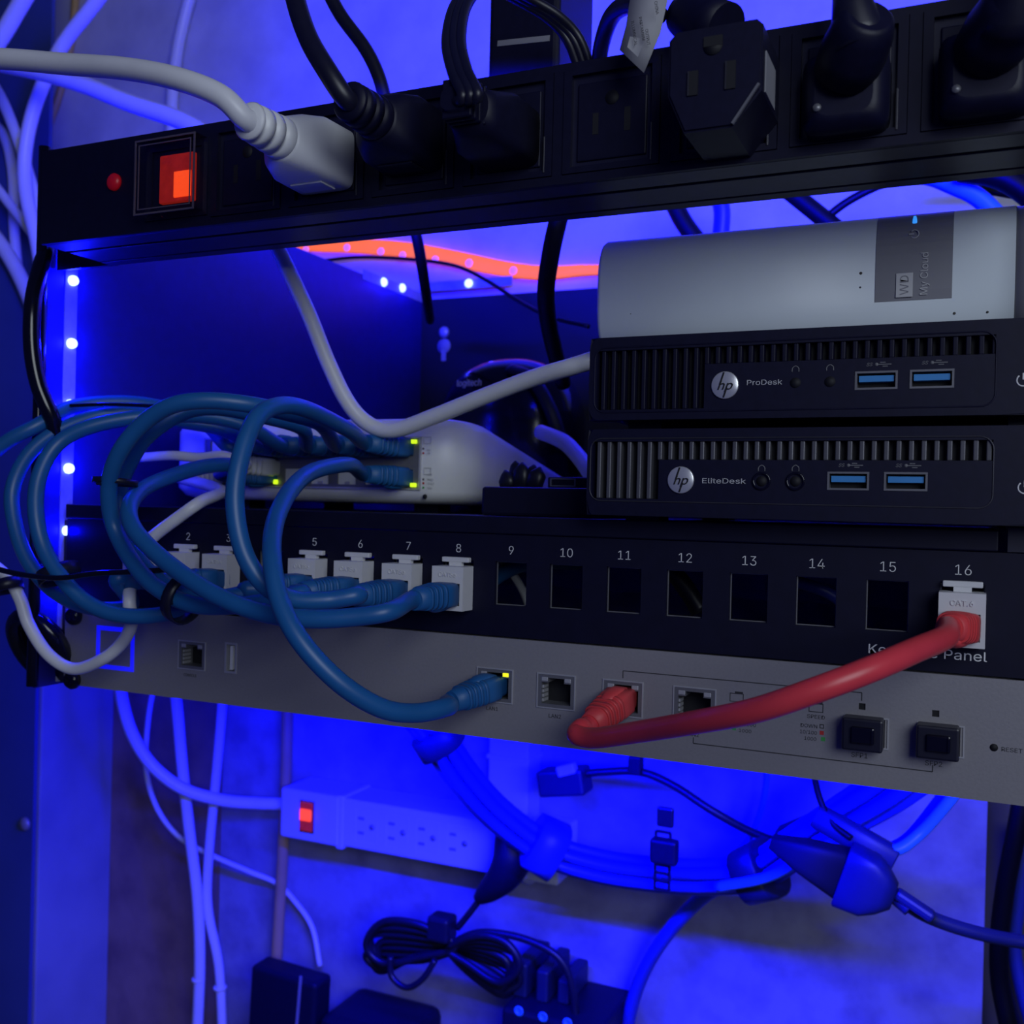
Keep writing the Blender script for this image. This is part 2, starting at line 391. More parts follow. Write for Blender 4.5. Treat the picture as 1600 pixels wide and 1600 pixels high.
# ------------------------------------------------------------------ gateway
GZ0, GZ1 = BOT, -55.8
gw = thing('network_gateway', 'long silver grey rack gateway with ports across its face, lowest in the rack', 'network gateway', (-205, 540, GZ0))
def rect(px0, py0, px1, py1, Y=YF):
    a = P(px0, py0, Y); b = P(px1, py1, Y); return (min(a.x, b.x), max(a.x, b.x), min(a.z, b.z), max(a.z, b.z))
def crect(px, py, w_, h_, Y=YF):
    a = P(px, py, Y); return (a.x - w_ / 2, a.x + w_ / 2, a.z - h_ / 2, a.z + h_ / 2)
rj = [crect(300, 1024, 16.4, 13.4), crect(773, 1072, 16.4, 13.8), crect(869, 1079, 16.4, 13.8), crect(973, 1092, 16.4, 13.8), crect(1085, 1102, 16.4, 13.8)]
zrow = [sum(r[2:]) / 2 for r in rj[1:]]; zc = sum(zrow) / 4
rj = [rj[0]] + [(r[0], r[1], zc - 6.9, zc + 6.9) for r in rj[1:]]
usb = crect(361, 1028, 7.4, 15.0)
sfp = [crect(1350, 1144, 14.5, 11.5), crect(1466, 1155, 14.5, 11.5)]
zsfp = (sfp[0][2] + sfp[1][2]) / 2
sfp = [(r[0], r[1], zsfp, zsfp + 11.5) for r in sfp]
ledw = [crect(1347, 1104, 2.4, 2.4), crect(1462, 1115, 2.4, 2.4)]
MB().plate(EARL, XR, GZ0, GZ1, YF, YF + 2.5, rj + [usb] + sfp + ledw).build('faceplate', 'grey_metal', gw)
MB().box(-438, XR - 8, YF + 14, 680, GZ0, GZ1).build('case', 'grey_metal', gw)
for r in rj:
    x0, x1, z0, z1 = r; flip = True
    pt = MB().plate(x0, x1, z0, z1, YF - 0.3, YF + 10, [(x0 + 1.6, x1 - 1.6, z0 + 1.4, z1 - 3.4), (x0 + 4.6, x1 - 4.6, z1 - 3.4, z1 - 1.4)]).build('port', 'port_tin', gw)
    MB().plate(x0 - 0.5, x1 + 0.5, z0 - 0.5, z1 + 0.5, YF - 0.5, YF, [(x0, x1, z0, z1)]).build('rim', 'port_metal', pt)
    MB().box(x0 + 1.6, x1 - 1.6, YF + 8, YF + 9, z0 + 1.2, z1 - 1.2).build('cavity', 'black_inner', pt)
    MB().box(x0 + 1.6, x0 + 4.4, YF - 0.5, YF + 0.2, z1 - 2.9, z1 - 1.2, 0.2).build('indicator', 'port_metal', pt)
    MB().box(x1 - 4.4, x1 - 1.6, YF - 0.5, YF + 0.2, z1 - 2.9, z1 - 1.2, 0.2).build('indicator', 'yellow_led' if r is rj[1] else 'port_metal', pt)
    b_ = MB()
    for i in range(4): b_.box(x0 + 1.6, x0 + 2.2, YF + 1, YF + 6, z0 + 2 + i * 1.9, z0 + 3.2 + i * 1.9)
    b_.build('contacts', 'port_metal', pt)
x0, x1, z0, z1 = usb
pt = MB().plate(x0, x1, z0, z1, YF - 0.4, YF + 10, [(x0 + 1.0, x1 - 1.0, z0 + 1.0, z1 - 1.0)]).build('usb_port', 'port_metal', gw)
MB().box(x0 + 2.6, x0 + 4.2, YF + 0.5, YF + 9, z0 + 1.6, z1 - 1.6).build('tongue', 'white_plastic', pt)
MB().box(x0 + 1, x1 - 1, YF + 9, YF + 9.5, z0 + 1, z1 - 1).build('cavity', 'black_inner', pt)
for i, r in enumerate(sfp):
    x0, x1, z0, z1 = r
    pt = MB().plate(x0, x1 + 1.4, z0, z1, YF - 0.4, YF + 8, [(x0 + .5, x1 + .9, z0 + .5, z1 - .5)]).build('module_slot', 'port_metal', gw)
    cp = MB().box(x0 + .1, x1 - 0.2, YF - 7.5, YF + 5, z0 - 0.2, z1 + 0.2, 0.8).build('dust_plug', 'black_rubber', gw)
    MB().box(x0 + 3.5, x1 - 3.0, YF - 9.0, YF - 7, z0 + 2.8, z1 - 2.6, 0.6).box(x1 - 3.9, x1 - 3.5, YF - 9.6, YF - 9, z0 + 3.4, z1 - 3.4).build('grip', 'black_gloss', cp)
for r in ledw:
    MB().box(r[0], r[1], YF + 0.6, YF + 1.6, r[2], r[3]).build('indicator', 'black_inner', gw)
x0, x1, z0, z1 = rect(152, 977, 209, 1050)
MB().plate(x0, x1, z0, z1, YF - 0.4, YF + 0.1, [(x0 + 2.2, x1 - 2.2, z0 + 2.2, z1 - 2.2)]).build('light_ring', 'blue_ring', gw)
for x in (P(118, 962, YF).x,):
    for pz in (P(118, 962, YF).z, P(118, 1062, YF).z):
        MB().lathe((x, YF, pz), (0, -1, 0), [(0, 5), (2, 5), (4, 3.6), (4.5, 1.4), (3.4, 1.2), (3.4, 0)], 18).build('ear_screw', 'black_gloss', gw)
c = P(1553, 1168, YF)
MB().lathe((c.x, YF + .1, c.z), (0, -1, 0), [(0, 1.35), (0.25, 1.35), (0.26, 0)], 16).build('reset_hole', 'black_inner', gw)
def glab(s, px, py, cap, sx=1.0, align='CENTER', m='print_black'):
    c = P(px, py, YF); return text('lettering', s, cap, (c.x, YF - 0.05, c.z), m, gw, ext=0.05, align=align, sx=sx)
glab('CONSOLE', 297, 1055, 1.9, 0.9); glab('LAN1', 769, 1107, 2.2); glab('LAN2', 867, 1119, 2.2); glab('WAN2', 1080, 1147, 2.2)
glab('SPEED', 1275, 1120, 1.9, 1.1); glab('DOWN', 1264, 1134, 1.8, 1.1); glab('10/100', 1263, 1144, 1.8, 1.0); glab('1000', 1266, 1154, 1.8, 1.0)
glab('10/100', 1167, 1132, 1.8, 1.1); glab('1000', 1164, 1142, 1.8, 1.1)
glab('SFP1', 1343, 1180, 2.4); glab('SFP2', 1459, 1193, 2.4); glab('RESET', 1581, 1172, 2.0, 1.1)
def line(pts, wd=0.35):
    b_ = MB()
    for (a0, a1), (c0, c1) in zip(pts, pts[1:]):
        p = P(a0, a1, YF); q = P(c0, c1, YF)
        if abs(p.x - q.x) > abs(p.z - q.z): b_.box(min(p.x, q.x), max(p.x, q.x), YF - .08, YF + .05, p.z - wd / 2, p.z + wd / 2)
        else: b_.box(p.x - wd / 2, p.x + wd / 2, YF - .08, YF + .05, min(p.z, q.z), max(p.z, q.z))
    b_.build('printed_line', 'print_black', gw)
zt = P(973, 1048, YF).z; zb = P(1458, 1206, YF).z
def bracket(pxl, pxr, pyl, z, up):
    xl, xr = P(pxl, pyl, YF).x, P(pxr, pyl, YF).x; q = 0.18
    MB().box(xl, xr, YF - .08, YF + .05, z - q, z + q).box(xl - q, xl + q, YF - .08, YF + .05, min(z, z + up), max(z, z + up)).box(xr - q, xr + q, YF - .08, YF + .05, min(z, z + up), max(z, z + up)).build('printed_line', 'print_black', gw)
bracket(973, 1347, 1070, zt, -3.0); bracket(1083, 1458, 1170, zb, 2.4)
for px, py in ((1151, 1090), (1275, 1106)):
    x0, x1, z0, z1 = crect(px, py, 5.4, 3.4)
    MB().plate(x0, x1, z0, z1, YF - .08, YF + .05, [(x0 + .3, x1 - .3, z0 + .3, z1 - .3)]).box(x0 + 2, x1 - 0.3, YF - .08, YF + .05, z1 - .2, z1 + .7).build('printed_icon', 'print_black', gw)
mat('print_red', (0.5, 0.03, 0.03), 0.6); mat('print_green', (0.05, 0.35, 0.08), 0.6)
for (px, py, mm_) in ((1284, 1145, 'print_red'), (1286, 1155, 'print_green'), (1147, 1138, 'print_green')):
    x0, x1, z0, z1 = crect(px, py, 1.5, 1.5); MB().box(x0, x1, YF - .08, YF + .05, z0, z1).build('printed_icon', mm_, gw)
x0, x1, z0, z1 = crect(1284, 1135, 1.6, 1.6); MB().plate(x0, x1, z0, z1, YF - .08, YF + .05, [(x0 + .3, x1 - .3, z0 + .3, z1 - .3)]).build('printed_icon', 'print_black', gw)

# ------------------------------------------------------------------ power distribution unit
YP = 351.0; PZ0, PZ1 = 120.3, 164.6
PXL = P(65, 300, YP).x; PXR = PXL + 432
pdu = thing('power_distribution_unit', 'long black rack power strip with a row of outlets across the top', 'power strip', ((PXL + PXR) / 2, 375, PZ0))
MB().box(PXL, PXR, YP + 1.5, 395, PZ0 + 1.0, PZ1, 0.6).build('housing', 'black_metal', pdu)
pitch = 41.0; xo0 = P(325, 300, YP).x
mods = [(xo0 + i * pitch, xo0 + (i + 1) * pitch) for i in range(8)]
MB().plate(PXL, PXR, PZ0, PZ1, YP, YP + 2, [(a + 2.0, min(b, PXR) - 2.0, PZ0 + 3.2, PZ1 - 2.6) for a, b in mods if b - 2 < PXR]).build('front_panel', 'black_plastic', pdu)
MB().box(PXL, PXR, YP + 2.2, YP + 14.5, PZ0, PZ0 + 1.3, 0.3).box(PXL, PXR, YP + 17, YP + 36, PZ0, PZ0 + 1.3, 0.3).build('underside_rib', 'black_anodised', pdu)
MB().box(PXL, PXR, YP + 37, YP + 44, PZ0 - 0.2, PZ0 + 1.3, 0.3).build('rear_lip', 'black_metal', pdu)
MB().box(-446, PXL + 4, 394, 396.5, PZ0, PZ1).build('mounting_ear', 'black_metal', pdu); MB().box(PXR - 4, XR, 394, 396.5, PZ0, PZ1).build('mounting_ear', 'black_metal', pdu)
def outlet(a, b):
    cx = (a + b) / 2; z0, z1 = PZ0 + 3.2, PZ1 - 2.6; cz = (z0 + z1) / 2
    o = MB().plate(a + 2.2, b - 2.2, z0 + .2, z1 - .2, YP - 0.6, YP + 4.2, [(cx - 15.2, cx + 15.2, z0 + 2.5, z1 - 2.5)]).build('outlet', 'black_plastic', pdu)
    MB().box(cx - 15.2, cx + 15.2, YP + 2.0, YP + 4.5, z0 + 2.5, z1 - 2.5).box(cx - 13.2, cx + 13.2, YP + 0.6, YP + 2.2, z0 + 4.5, z1 - 5.5, 0.5).build('receptacle', 'black_plastic', o)
    MB().lathe((cx, YP + .55, cz + 7.2), (0, -1, 0), [(0, 2.6), (0.1, 2.6), (0.11, 0)], 16).box(cx - 7.2, cx - 5.0, YP + .45, YP + 1, cz - 5.5, cz + 2.2).box(cx + 4.8, cx + 7.2, YP + .45, YP + 1, cz - 5.5, cz + 3.0).build('slots', 'black_inner', o)
    MB().box(b - 5.6, b - 4.9, YP - 0.9, YP - 0.5, z0 + 1.6, z0 + 15, .15).build('ridge', 'black_anodised', o)
    return o
for a, b in mods:
    if b - 1 <= PXR + 8: outlet(a, b)
c = P(180, 285, YP)
MB().lathe((c.x, YP, c.z), (0, -1, 0), [(0, 3.9), (1.2, 3.9), (2.4, 2.6), (2.9, 0)], 20).build('indicator_lamp', 'red_lamp', pdu)
x0, x1, z0, z1 = rect(212, 214, 303, 325, YP - 8)
z0, z1 = P(255, 332, YP - 8).z, P(255, 214, YP - 8).z
sw = MB().plate(x0 - .5, x1 + .5, z0 - .5, z1 + .5, YP - 1.0, YP + .2, [(x0 + 3, x1 - 3, z0 + 3, z1 - 3)]).build('rocker_switch', 'black_plastic', pdu)
rx0, rx1, rz0, rz1 = rect(250, 244, 301, 312, YP - 2)
MB().box(rx0, rx1, YP - 2.2, YP + .5, rz0, rz1, 0.6).build('rocker', 'red_rocker', sw)
l0_ = rect(271, 268, 296, 305, YP - 3); MB().box(l0_[0], l0_[1], YP - 2.9, YP - 2.0, l0_[2], l0_[3], 0.3).build('lit_lens', 'hot_rocker', sw)
cvr = MB().plate(x0, x1, z0, z1, YP - 7, YP - .2, [(x0 + 1.5, x1 - 1.5, z0 + 1.5, z1 - 1.5)]).box(x0 + .6, x1 - .6, YP - 8.2, YP - 7, z0 + .6, z1 - .6, 0.5).lathe(((x0 + x1) / 2, YP - 7, z0 - .5), (0, -1, 0), [(0, 1.6), (1, 1.6), (1.4, 0)], 14)
cvr.build('clear_cover', 'clear_acrylic', sw)
MB().plate(x0, x1, z0, z1, YP - 8.4, YP - 8.0, [(x0 + .8, x1 - .8, z0 + .8, z1 - .8)]).plate(x0 + 2.2, x1 - 2.2, z0 + 2.2, z1 - 2.2, YP - 8.4, YP - 8.1, [(x0 + 2.7, x1 - 2.7, z0 + 2.7, z1 - 2.7)]).build('cover_edge', 'acrylic_edge', sw)

# ------------------------------------------------------------------ plugs and cords in the power unit
def XO(i): return xo0 + (i + .5) * pitch
PZC = 140.0
def straight_plug(name, label, i, cm, pm, cordpts, r=4.0, zoff=0.0, L=50, group=None, ribs=3):
    x = XO(i); z = PZC + zoff
    t = thing(name, label, 'power cord', (x, YP, z), group)
    a = Vector((x, YP + 0.4, z)); ax = (0, -1, 0)
    body = MB().loft(a, ax, (0, 0, 1), [(0, 13.2, 11.5, 7), (1.0, 13.8, 12.2, 7), (L * .36, 13.6, 12.0, 6), (L * .52, 11.5, 10.4, 4), (L * .60, 8.8, 8.8, 2.2), (L * .62, 8.2, 8.2, 2)], 32).build('plug', pm, t)
    prof = [(L * .60, 8.0)]
    for q in range(ribs):
        s0 = L * (.64 + .11 * q); prof += [(s0, 8.2 - q * .35), (s0 + 3.6, 7.9 - q * .35), (s0 + 3.7, 6.4 - q * .3), (s0 + 5.0, 6.3 - q * .3)]
    prof += [(L - 1, 7.2), (L, 6.6), (L + .6, 4.2)]
    MB().lathe(a, ax, prof, 24).build('strain_relief', pm, body)
    MB().box(x - 7.5, x + 7.5, YP - 14, YP - 4, z - 12.7, z - 11.9, 0.3).build('grip_pad', cm, body)
    pts = [a + Vector((0, -L + 6, 0)), a + Vector((0, -L - 2, 0))] + [P(*q) for q in cordpts]
    MB().tube(pts, r, 14).build('cord', cm, t)
    return t
straight_plug('power_cable', 'thick white power cord plugged into the second outlet from the left', 1, 'white_cord', 'white_plastic',
              [(345, 150, 294), (280, 124, 290), (200, 108, 290), (100, 100, 292), (0, 92, 290), (-120, 90, 285)], 4.2)
straight_plug('power_cable', 'round black power cord rising from the plug right of the white one', 2, 'black_rubber', 'black_plastic',
              [(512, 112, 300), (482, 60, 303), (462, 0, 308), (452, -60, 315)], 3.7, 3.0, 46)
# flat three-core cord
def flat_cord(pts, wid, r, t, m, axis):
    b_ = MB(); A = Vector(axis).normalized()
    for q in (-1, 0, 1): b_.tube([Vector(p) + A * wid * q for p in pts], r, 10)
    return b_.build('cord', m, t)
x = XO(3); t = thing('power_cable', 'flat ridged black power cord looping up and over between the outlets', 'power cord', (x, YP, PZC))
a = Vector((x, YP + .4, PZC - 1))
body = MB().loft(a, (0, -1, 0), (0, 0, 1), [(0, 13, 11, 6), (18, 12.6, 10.6, 6), (28, 9.5, 8.5, 3), (34, 8, 7, 2.4)], 32).build('plug', 'black_plastic', t)
b_ = MB()
for q in range(4): b_.box(x - 6.5 + q * .3, x + 6.5 - q * .3, YP - 33 - q * 3, YP - 31.4 - q * 3, PZC - 7, PZC + 6.4, .5)
b_.loft(a + Vector((0, -30, 0)), (0, -1, 0), (0, 0, 1), [(0, 6, 6, 3), (14, 5.4, 4, 3)], 20).build('strain_relief', 'black_plastic', body)
flat_cord([a + Vector((0, -40, 0)), P(735, 150, 306), P(718, 110, 312), P(709, 60, 325), P(722, 5, 345), P(760, -30, 365), P(810, -5, 385), P(862, 25, 396), P(895, 60, 404), P(915, 110, 406)], 2.7, 2.0, t, 'black_rubber', (1, 0.1, 0))
# piggyback adapter
x = XO(5); t = thing('outlet_adapter', 'black pass-through plug with an empty outlet on its face and white tag', 'power plug', (x, YP, PZC))
zc_ = P(1118, 120, 321).z; xc_ = P(1118, 120, 321).x
blk = MB().prism([(xc_ - 15.5, zc_ - 4), (xc_ - 10, zc_ - 16.5), (xc_ + 5.5, zc_ - 16.5), (xc_ + 14.5, zc_ - 6), (xc_ + 14.5, zc_ + 14.5), (xc_ + 12.5, zc_ + 16.5), (xc_ - 13, zc_ + 16.5), (xc_ - 15.5, zc_ + 14)], 321, YP + .4)
bmesh.ops.bevel(blk.bm, geom=[e for e in blk.bm.edges if max(v.co.y for v in e.verts) < 322], offset=0.8, segments=2, affect='EDGES')
blk = blk.build('body', 'black_plastic', t)
MB().box(xc_ - 8.4, xc_ - 5.6, 320.5, 321.2, zc_ - 5.0, zc_ + 2.8).box(xc_ + 3.6, xc_ + 6.4, 320.5, 321.2, zc_ - 4.6, zc_ + 4.2).lathe((xc_ - 1, 321.2, zc_ + 10), (0, -1, 0), [(0, 3.0), (.6, 3.0), (.61, 0)], 16).box(xc_ - 4, xc_ + 2, 320.5, 321.2, zc_ + 9.8, zc_ + 13).build('slots', 'black_inner', blk)
MB().box(xc_ - 8.9, xc_ - 8.4, 320.3, 321.2, zc_ - 5.0, zc_ + 2.8).box(xc_ + 3.1, xc_ + 3.6, 320.3, 321.2, zc_ - 4.6, zc_ + 4.2).build('slot_edge', 'black_anodised', blk)
MB().box(xc_ + 14.45, xc_ + 14.9, 326, 342, zc_ - 5, zc_ + 8).build('sticker', 'grey_label', blk)
rt = Matrix.Rotation(math.radians(-32), 3, 'Y')
MB().box(xc_ + 9.4, xc_ + 10.2, 320.2, 321.2, zc_ - 17, zc_ - 3, rot=Matrix.Rotation(math.radians(35), 3, 'Y'), piv=(xc_ + 9.8, 321, zc_ - 10)).build('ridge', 'port_tin', blk)
q0 = P(1080, 40, 338); q1 = P(1030, 25, 345)
MB().lathe(q0 + Vector((12, 0, -3)), (q1 - q0), [(0, 8), (8, 8.4), (20, 7.8), (24, 6.5), (25, 4)], 22).build('strain_relief', 'black_plastic', blk)
MB().tube([q1, P(1000, 5, 352), P(960, 20, 375), P(940, 70, 398), P(935, 120, 410)], 3.4, 12).build('cord', 'black_rubber', t)
def strip_quad(pts_l, pts_r, thick):
    b_ = MB(); rings = []
    for l, r in zip(pts_l, pts_r):
        n_ = Vector((0, thick, 0)); rings.append([l, r, r + n_, l + n_])
    b_.rings(rings); return b_
tgl = [P(985, -40, 342), P(985, -5, 340), P(978, 40, 338), P(968, 78, 336)]; tgr = [P(1045, -40, 342), P(1044, -5, 340), P(1032, 50, 338), P(1006, 114, 336)]
tgo = strip_quad(tgl, tgr, .3).build('paper_tag', 'tag_paper', t)
up_ = (tgl[1] - tgl[3]).normalized(); rg_ = Vector((1, 0, 0.1)).normalized()
dn = Vector((0.18, -.02, -1)).normalized()
for k_, (s_, px, py) in enumerate((('OUTPUT', 1012, 58), ('CHINA', 1026, 12), ('PARTAMWM', 1003, 45), ('ILLUMNICAL', 991, 52))):
    c = P(px, py, 335.6); text('lettering', s_, 1.4, c, 'print_black', tgo, right=dn, up=(1, 0, .18), ext=.04)
# angled round plugs on the right
def angle_plug(i, label, px, py, cordpts):
    x = XO(i); t = thing('power_cable', label, 'power cord', (x, YP, PZC))
    base = MB().loft((x, YP + .4, PZC - 3), (0, -1, 0), (0, 0, 1), [(0, 13.5, 13, 6), (8, 13.5, 13, 6), (12, 11, 11, 4), (13, 9, 9, 4)], 28).build('plug', 'black_plastic', t)
    c = P(px, py, 330)
    MB().lathe((x, YP - 10, PZC + 2), c - Vector((x, YP - 10, PZC + 2)), [(0, 10), (8, 10.5), (16, 9.6), (20, 8.2), (21, 6.8)], 24).build('round_neck', 'black_plastic', base)
    MB().lathe(c + Vector((0, 0, -4)), P(*cordpts[0]) - c + Vector((0, 0, 4)), [(0, 8.6), (5, 8.2), (12, 6.4), (18, 5.0)], 20).build('strain_relief', 'black_rubber', base)
    MB().tube([c] + [P(*q) for q in cordpts], 3.8, 12).build('cord', 'black_rubber', t)
    MB().lathe((x - 8, YP - 12.5, PZC - 9), (0, -1, 0), [(0, 1.5), (.7, 1.2), (.9, 0)], 10).build('rivet', 'port_tin', base)
angle_plug(6, 'black angled plug with cord rising, second from the right end', 1345, 55, [(1330, 0, 328), (1325, -50, 330), (1320, -120, 335)])
angle_plug(7, 'black angled plug in the last outlet at the right picture edge', 1575, 30, [(1590, -20, 322), (1600, -90, 324), (1610, -160, 330)])
# black adapter standing behind the power unit
a = P(783, 120, 440); b = P(893, 0, 440)
t = thing('power_adapter', 'upright black power adapter with grey label standing behind the power unit', 'adapter', ((a.x + b.x) / 2, 445, PZ1))
MB().box(a.x, b.x, 425, 470, a.z - 30, b.z + 40, 2.5, 3).build('body', 'black_plastic', t)
zz = P(830, 62, 425).z
MB().box(a.x + 5, b.x - 4, 424.6, 425.1, zz - 1.3, zz + 1.3, rot=Matrix.Rotation(math.radians(4), 3, 'Y'), piv=((a.x + b.x) / 2, 425, zz)).build('label_strip', 'grey_label', t)
tag(MB().tube([P(500, -40, 420), P(530, 20, 420), P(570, 75, 420), P(592, 120, 420), P(605, 170, 420)], 3.3, 12).build('loose_cable', 'black_rubber'), 'thin black cord passing behind the power unit beside the round black plug', 'cord')
# cord of the power unit itself, bowing out at the left end
tag(MB().tube([P(78, 385, 396), P(66, 410, 386), P(52, 470, 376), P(50, 540, 374), P(60, 600, 376), P(78, 645, 380), P(95, 690, 386)], 4.2, 14).build('loose_cable', 'black_gloss'), 'glossy black cord hanging beside the vertical blue lights', 'cord')

# ------------------------------------------------------------------ network switch (white)
YS = 472.0
sxl, sxr = P(266, 740, YS).x, P(722, 740, YS).x
swt = thing('network_switch', 'white rounded network switch with two rows of ports on the shelf', 'network switch', ((sxl + sxr) / 2, 540, -3.3))
def sw_ring(z, gx, gy, top):
    pts = []; x0, x1, y0, y1 = sxl + gx, sxr - gx, YS + gy, YS + 165
    rr = 26
    for (cx, cy, a0) in ((x0 + 12, y0 + 12, 180), (x1 - rr, y0 + rr, 270), (x1 - 10, y1 - 10, 0), (x0 + 10, y1 - 10, 90)):
        r_ = 12 if a0 == 180 else (rr if a0 == 270 else 10)
        for q in range(9):
            th = math.radians(a0 + q * 90 / 8); px_, py_ = cx + r_ * math.cos(th), cy + r_ * math.sin(th)
            zz = z
            if top and py_ > YS + 12: zz = z - (26 if top else 0) * min(1, (py_ - YS - 12) / 130) ** 1.3
            pts.append((px_, py_, zz))
    return pts
bs = MB().rings([sw_ring(1.5, 8, 8, 0), sw_ring(3.5, 3, 3, 0), sw_ring(8, 0, 0, 0), sw_ring(41, 0, 0, 1), sw_ring(45.5, 2.0, 2, 1), sw_ring(47.0, 6, 6, 1)])
swb = bs.build('casing', 'white_plastic', swt)
for fx_ in (sxl + 20, sxr - 45):
    for fy_ in (YS + 30, YS + 130): MB().box(fx_, fx_ + 15, fy_, fy_ + 15, -3.3, 2.5).build('foot', 'black_rubber', swt)
bx1 = P(657, 720, YS).x; bx0 = P(322, 720, YS).x
bz0, bz1 = P(655, 764, YS).z, P(655, 684, YS).z
npc = 8; cw = (bx1 - bx0 - 2) / npc
cols = [bx0 + 1 + cw * (i + .5) for i in range(npc)]
zlo, zhi = bz0 + (bz1 - bz0) * .26, bz0 + (bz1 - bz0) * .76
holes = []
for cx in cols:
    holes += [(cx - 5.9, cx + 5.9, zlo - 5.2, zlo + 3.2), (cx - 5.9, cx + 5.9, zhi - 3.2, zhi + 5.2)]
pb = MB().plate(bx0, bx1, bz0, bz1, YS - 1.0, YS + 6, holes).build('port_block', 'port_tin', swt)
MB().plate(bx0 - .6, bx1 + .6, bz0 - .6, bz1 + .6, YS - 1.4, YS + .2, [(bx0 + .3, bx1 - .3, bz0 + .3, bz1 - .3)]).build('rim', 'port_metal', pb)
MB().box(bx0 + 1, bx1 - 1, YS + 5, YS + 5.6, bz0 + 1, bz1 - 1).build('cavity', 'black_inner', pb)
b_ = MB()
for cx in cols[1:7]: b_.box(cx - 1.6, cx + 1.6, YS - 0.4, YS + 4, zlo - 5.2, zlo - 3.6)
b_.build('contacts', 'port_metal', pb)
def plight(px, py, w_=3.4, h_=2.2):
    c = P(px, py, YS - 2); MB().box(c.x - w_ / 2, c.x + w_ / 2, YS - 3.0, YS - 1.4, c.z - h_ / 2, c.z + h_ / 2, .4).build('port_light', 'green_led', swt)
plight(647, 690); plight(646, 758); plight(431, 753, 2.6, 2.6); plight(347, 750)
for i, (s_, py) in enumerate((('PoE', 704), ('OFF', 702.5 + 8), ('ON', 709), ('LINK', 742), ('DOWN', 750), ('10/100', 756), ('1000', 763))):
    if i in (1,): continue
    c = P(664, py - 1, YS - .1); text('lettering', s_, 1.1, (c.x + 1.5, YS - .1, c.z), 'print_grey', swt, align='LEFT', ext=.04)
for py, m_ in ((709, 'print_red'), (756, 'print_red'), (763, 'print_green'), (702, 'print_dim'), (750, 'print_dim')):
    c = P(661.5, py - 1, YS); MB().box(c.x - .5, c.x + .5, YS - .15, YS, c.z - .5, c.z + .5).build('printed_mark', m_, swt)
for py in (688, 736):
    c = P(668, py, YS); MB().plate(c.x - 2.2, c.x + 2.2, c.z - 1.8, c.z + 1.8, YS - .15, YS, [(c.x - 2, c.x + 2, c.z - 1.6, c.z + 1.6)]).build('printed_mark', 'print_grey', swt)
c = P(664, 776, YS); MB().lathe((c.x, YS + .1, c.z), (0, -1, 0), [(0, 1.3), (.25, 1.3), (.26, 0)], 16).build('reset_hole', 'black_inner', swt)

# ------------------------------------------------------------------ dome device
c = P(800, 640, 692)
dm = thing('hub_dome', 'glossy black rounded dome device behind the white switch', 'dome device', (c.x, 692, -3.3))
top_z = P(770, 561, 690).z; H_ = top_z + 3.3; W_ = abs(P(690, 640, 692).x - P(905, 640, 692).x) / 2
ds = []
for q in range(22):
    z = -3.3 + H_ * (1 - math.cos(q / 21 * PI)) / 2; u = (z + 3.3) / H_ * 2 - 1
    k_ = max(0.02, (1 - abs(u) ** 2.6) ** (1 / 2.2)) if u > -0.2 else max(.75, (1 - abs(u) ** 2.6) ** (1 / 2.2))
    ds.append((z + 3.3, W_ * k_, 38 * k_, 2.2))
MB().loft((c.x, 692, -3.3), (0, 0, 1), (0, 1, 0), ds, 40).build('shell', 'black_gloss', dm)
l0 = P(733, 598, 649)
text('lettering', 'logitech', 6.5, l0, 'print_grey', dm, right=(.95, -.3, -.03), up=(.03, .12, .98), ext=.2)
bnd = spline([P(795, 575, 664), P(830, 590, 658), P(860, 640, 653), P(880, 700, 655)], 8)
MB().rings(frames(bnd, 5, 10, .4)).build('side_band', 'black_plastic', dm)

# ------------------------------------------------------------------ small black box and bits on the shelf
a = P(752, 760, 432); b = P(905, 803, 432)
bxo = thing('device_box', 'low black plastic box on the shelf right of the white switch', 'box', ((a.x + b.x) / 2, 460, -3.3))
MB().box(a.x, b.x + 6, 432, 500, -3.3, a.z, 1.5).build('body', 'black_plastic', bxo)
a = P(858, 742, 446); b = P(902, 758, 446)
ub = thing('usb_adapter', 'short black USB stick lying on the low black box', 'usb stick', ((a.x + b.x) / 2, 450, P(752, 760, 432).z))
z_ = P(752, 760, 432).z
MB().box(a.x, b.x + 6, 444, 462, z_, z_ + 5.2, .8).build('body', 'black_plastic', ub)
MB().plate(a.x + 1.5, b.x, z_ + .8, z_ + 4.6, 443.6, 444.2, [(a.x + 2.2, b.x - .6, z_ + 1.3, z_ + 4.1)]).build('metal_edge', 'port_tin', ub)
c = P(816, 742, 452)
tw = thing('twist_clip', 'crumpled black rubber tie standing on the low black box', 'cable tie', (c.x, 452, z_))
b_ = MB()
for q in range(5):
    b_.loft((c.x - 7 + q * 3.2, 452 + (q % 2) * 3, z_), (.15 * (q - 2), .1, 1), (0, 1, 0), [(0, 4, 3, 3), (4 + (q * 7 % 5), 4.2, 3, 3), (7 + (q * 5 % 6) * .9, 2.6, 2, 2.2), (9 + (q * 5 % 6) * .9, .6, .5, 2)], 12)
b_.build('tie', 'black_rubber', tw)

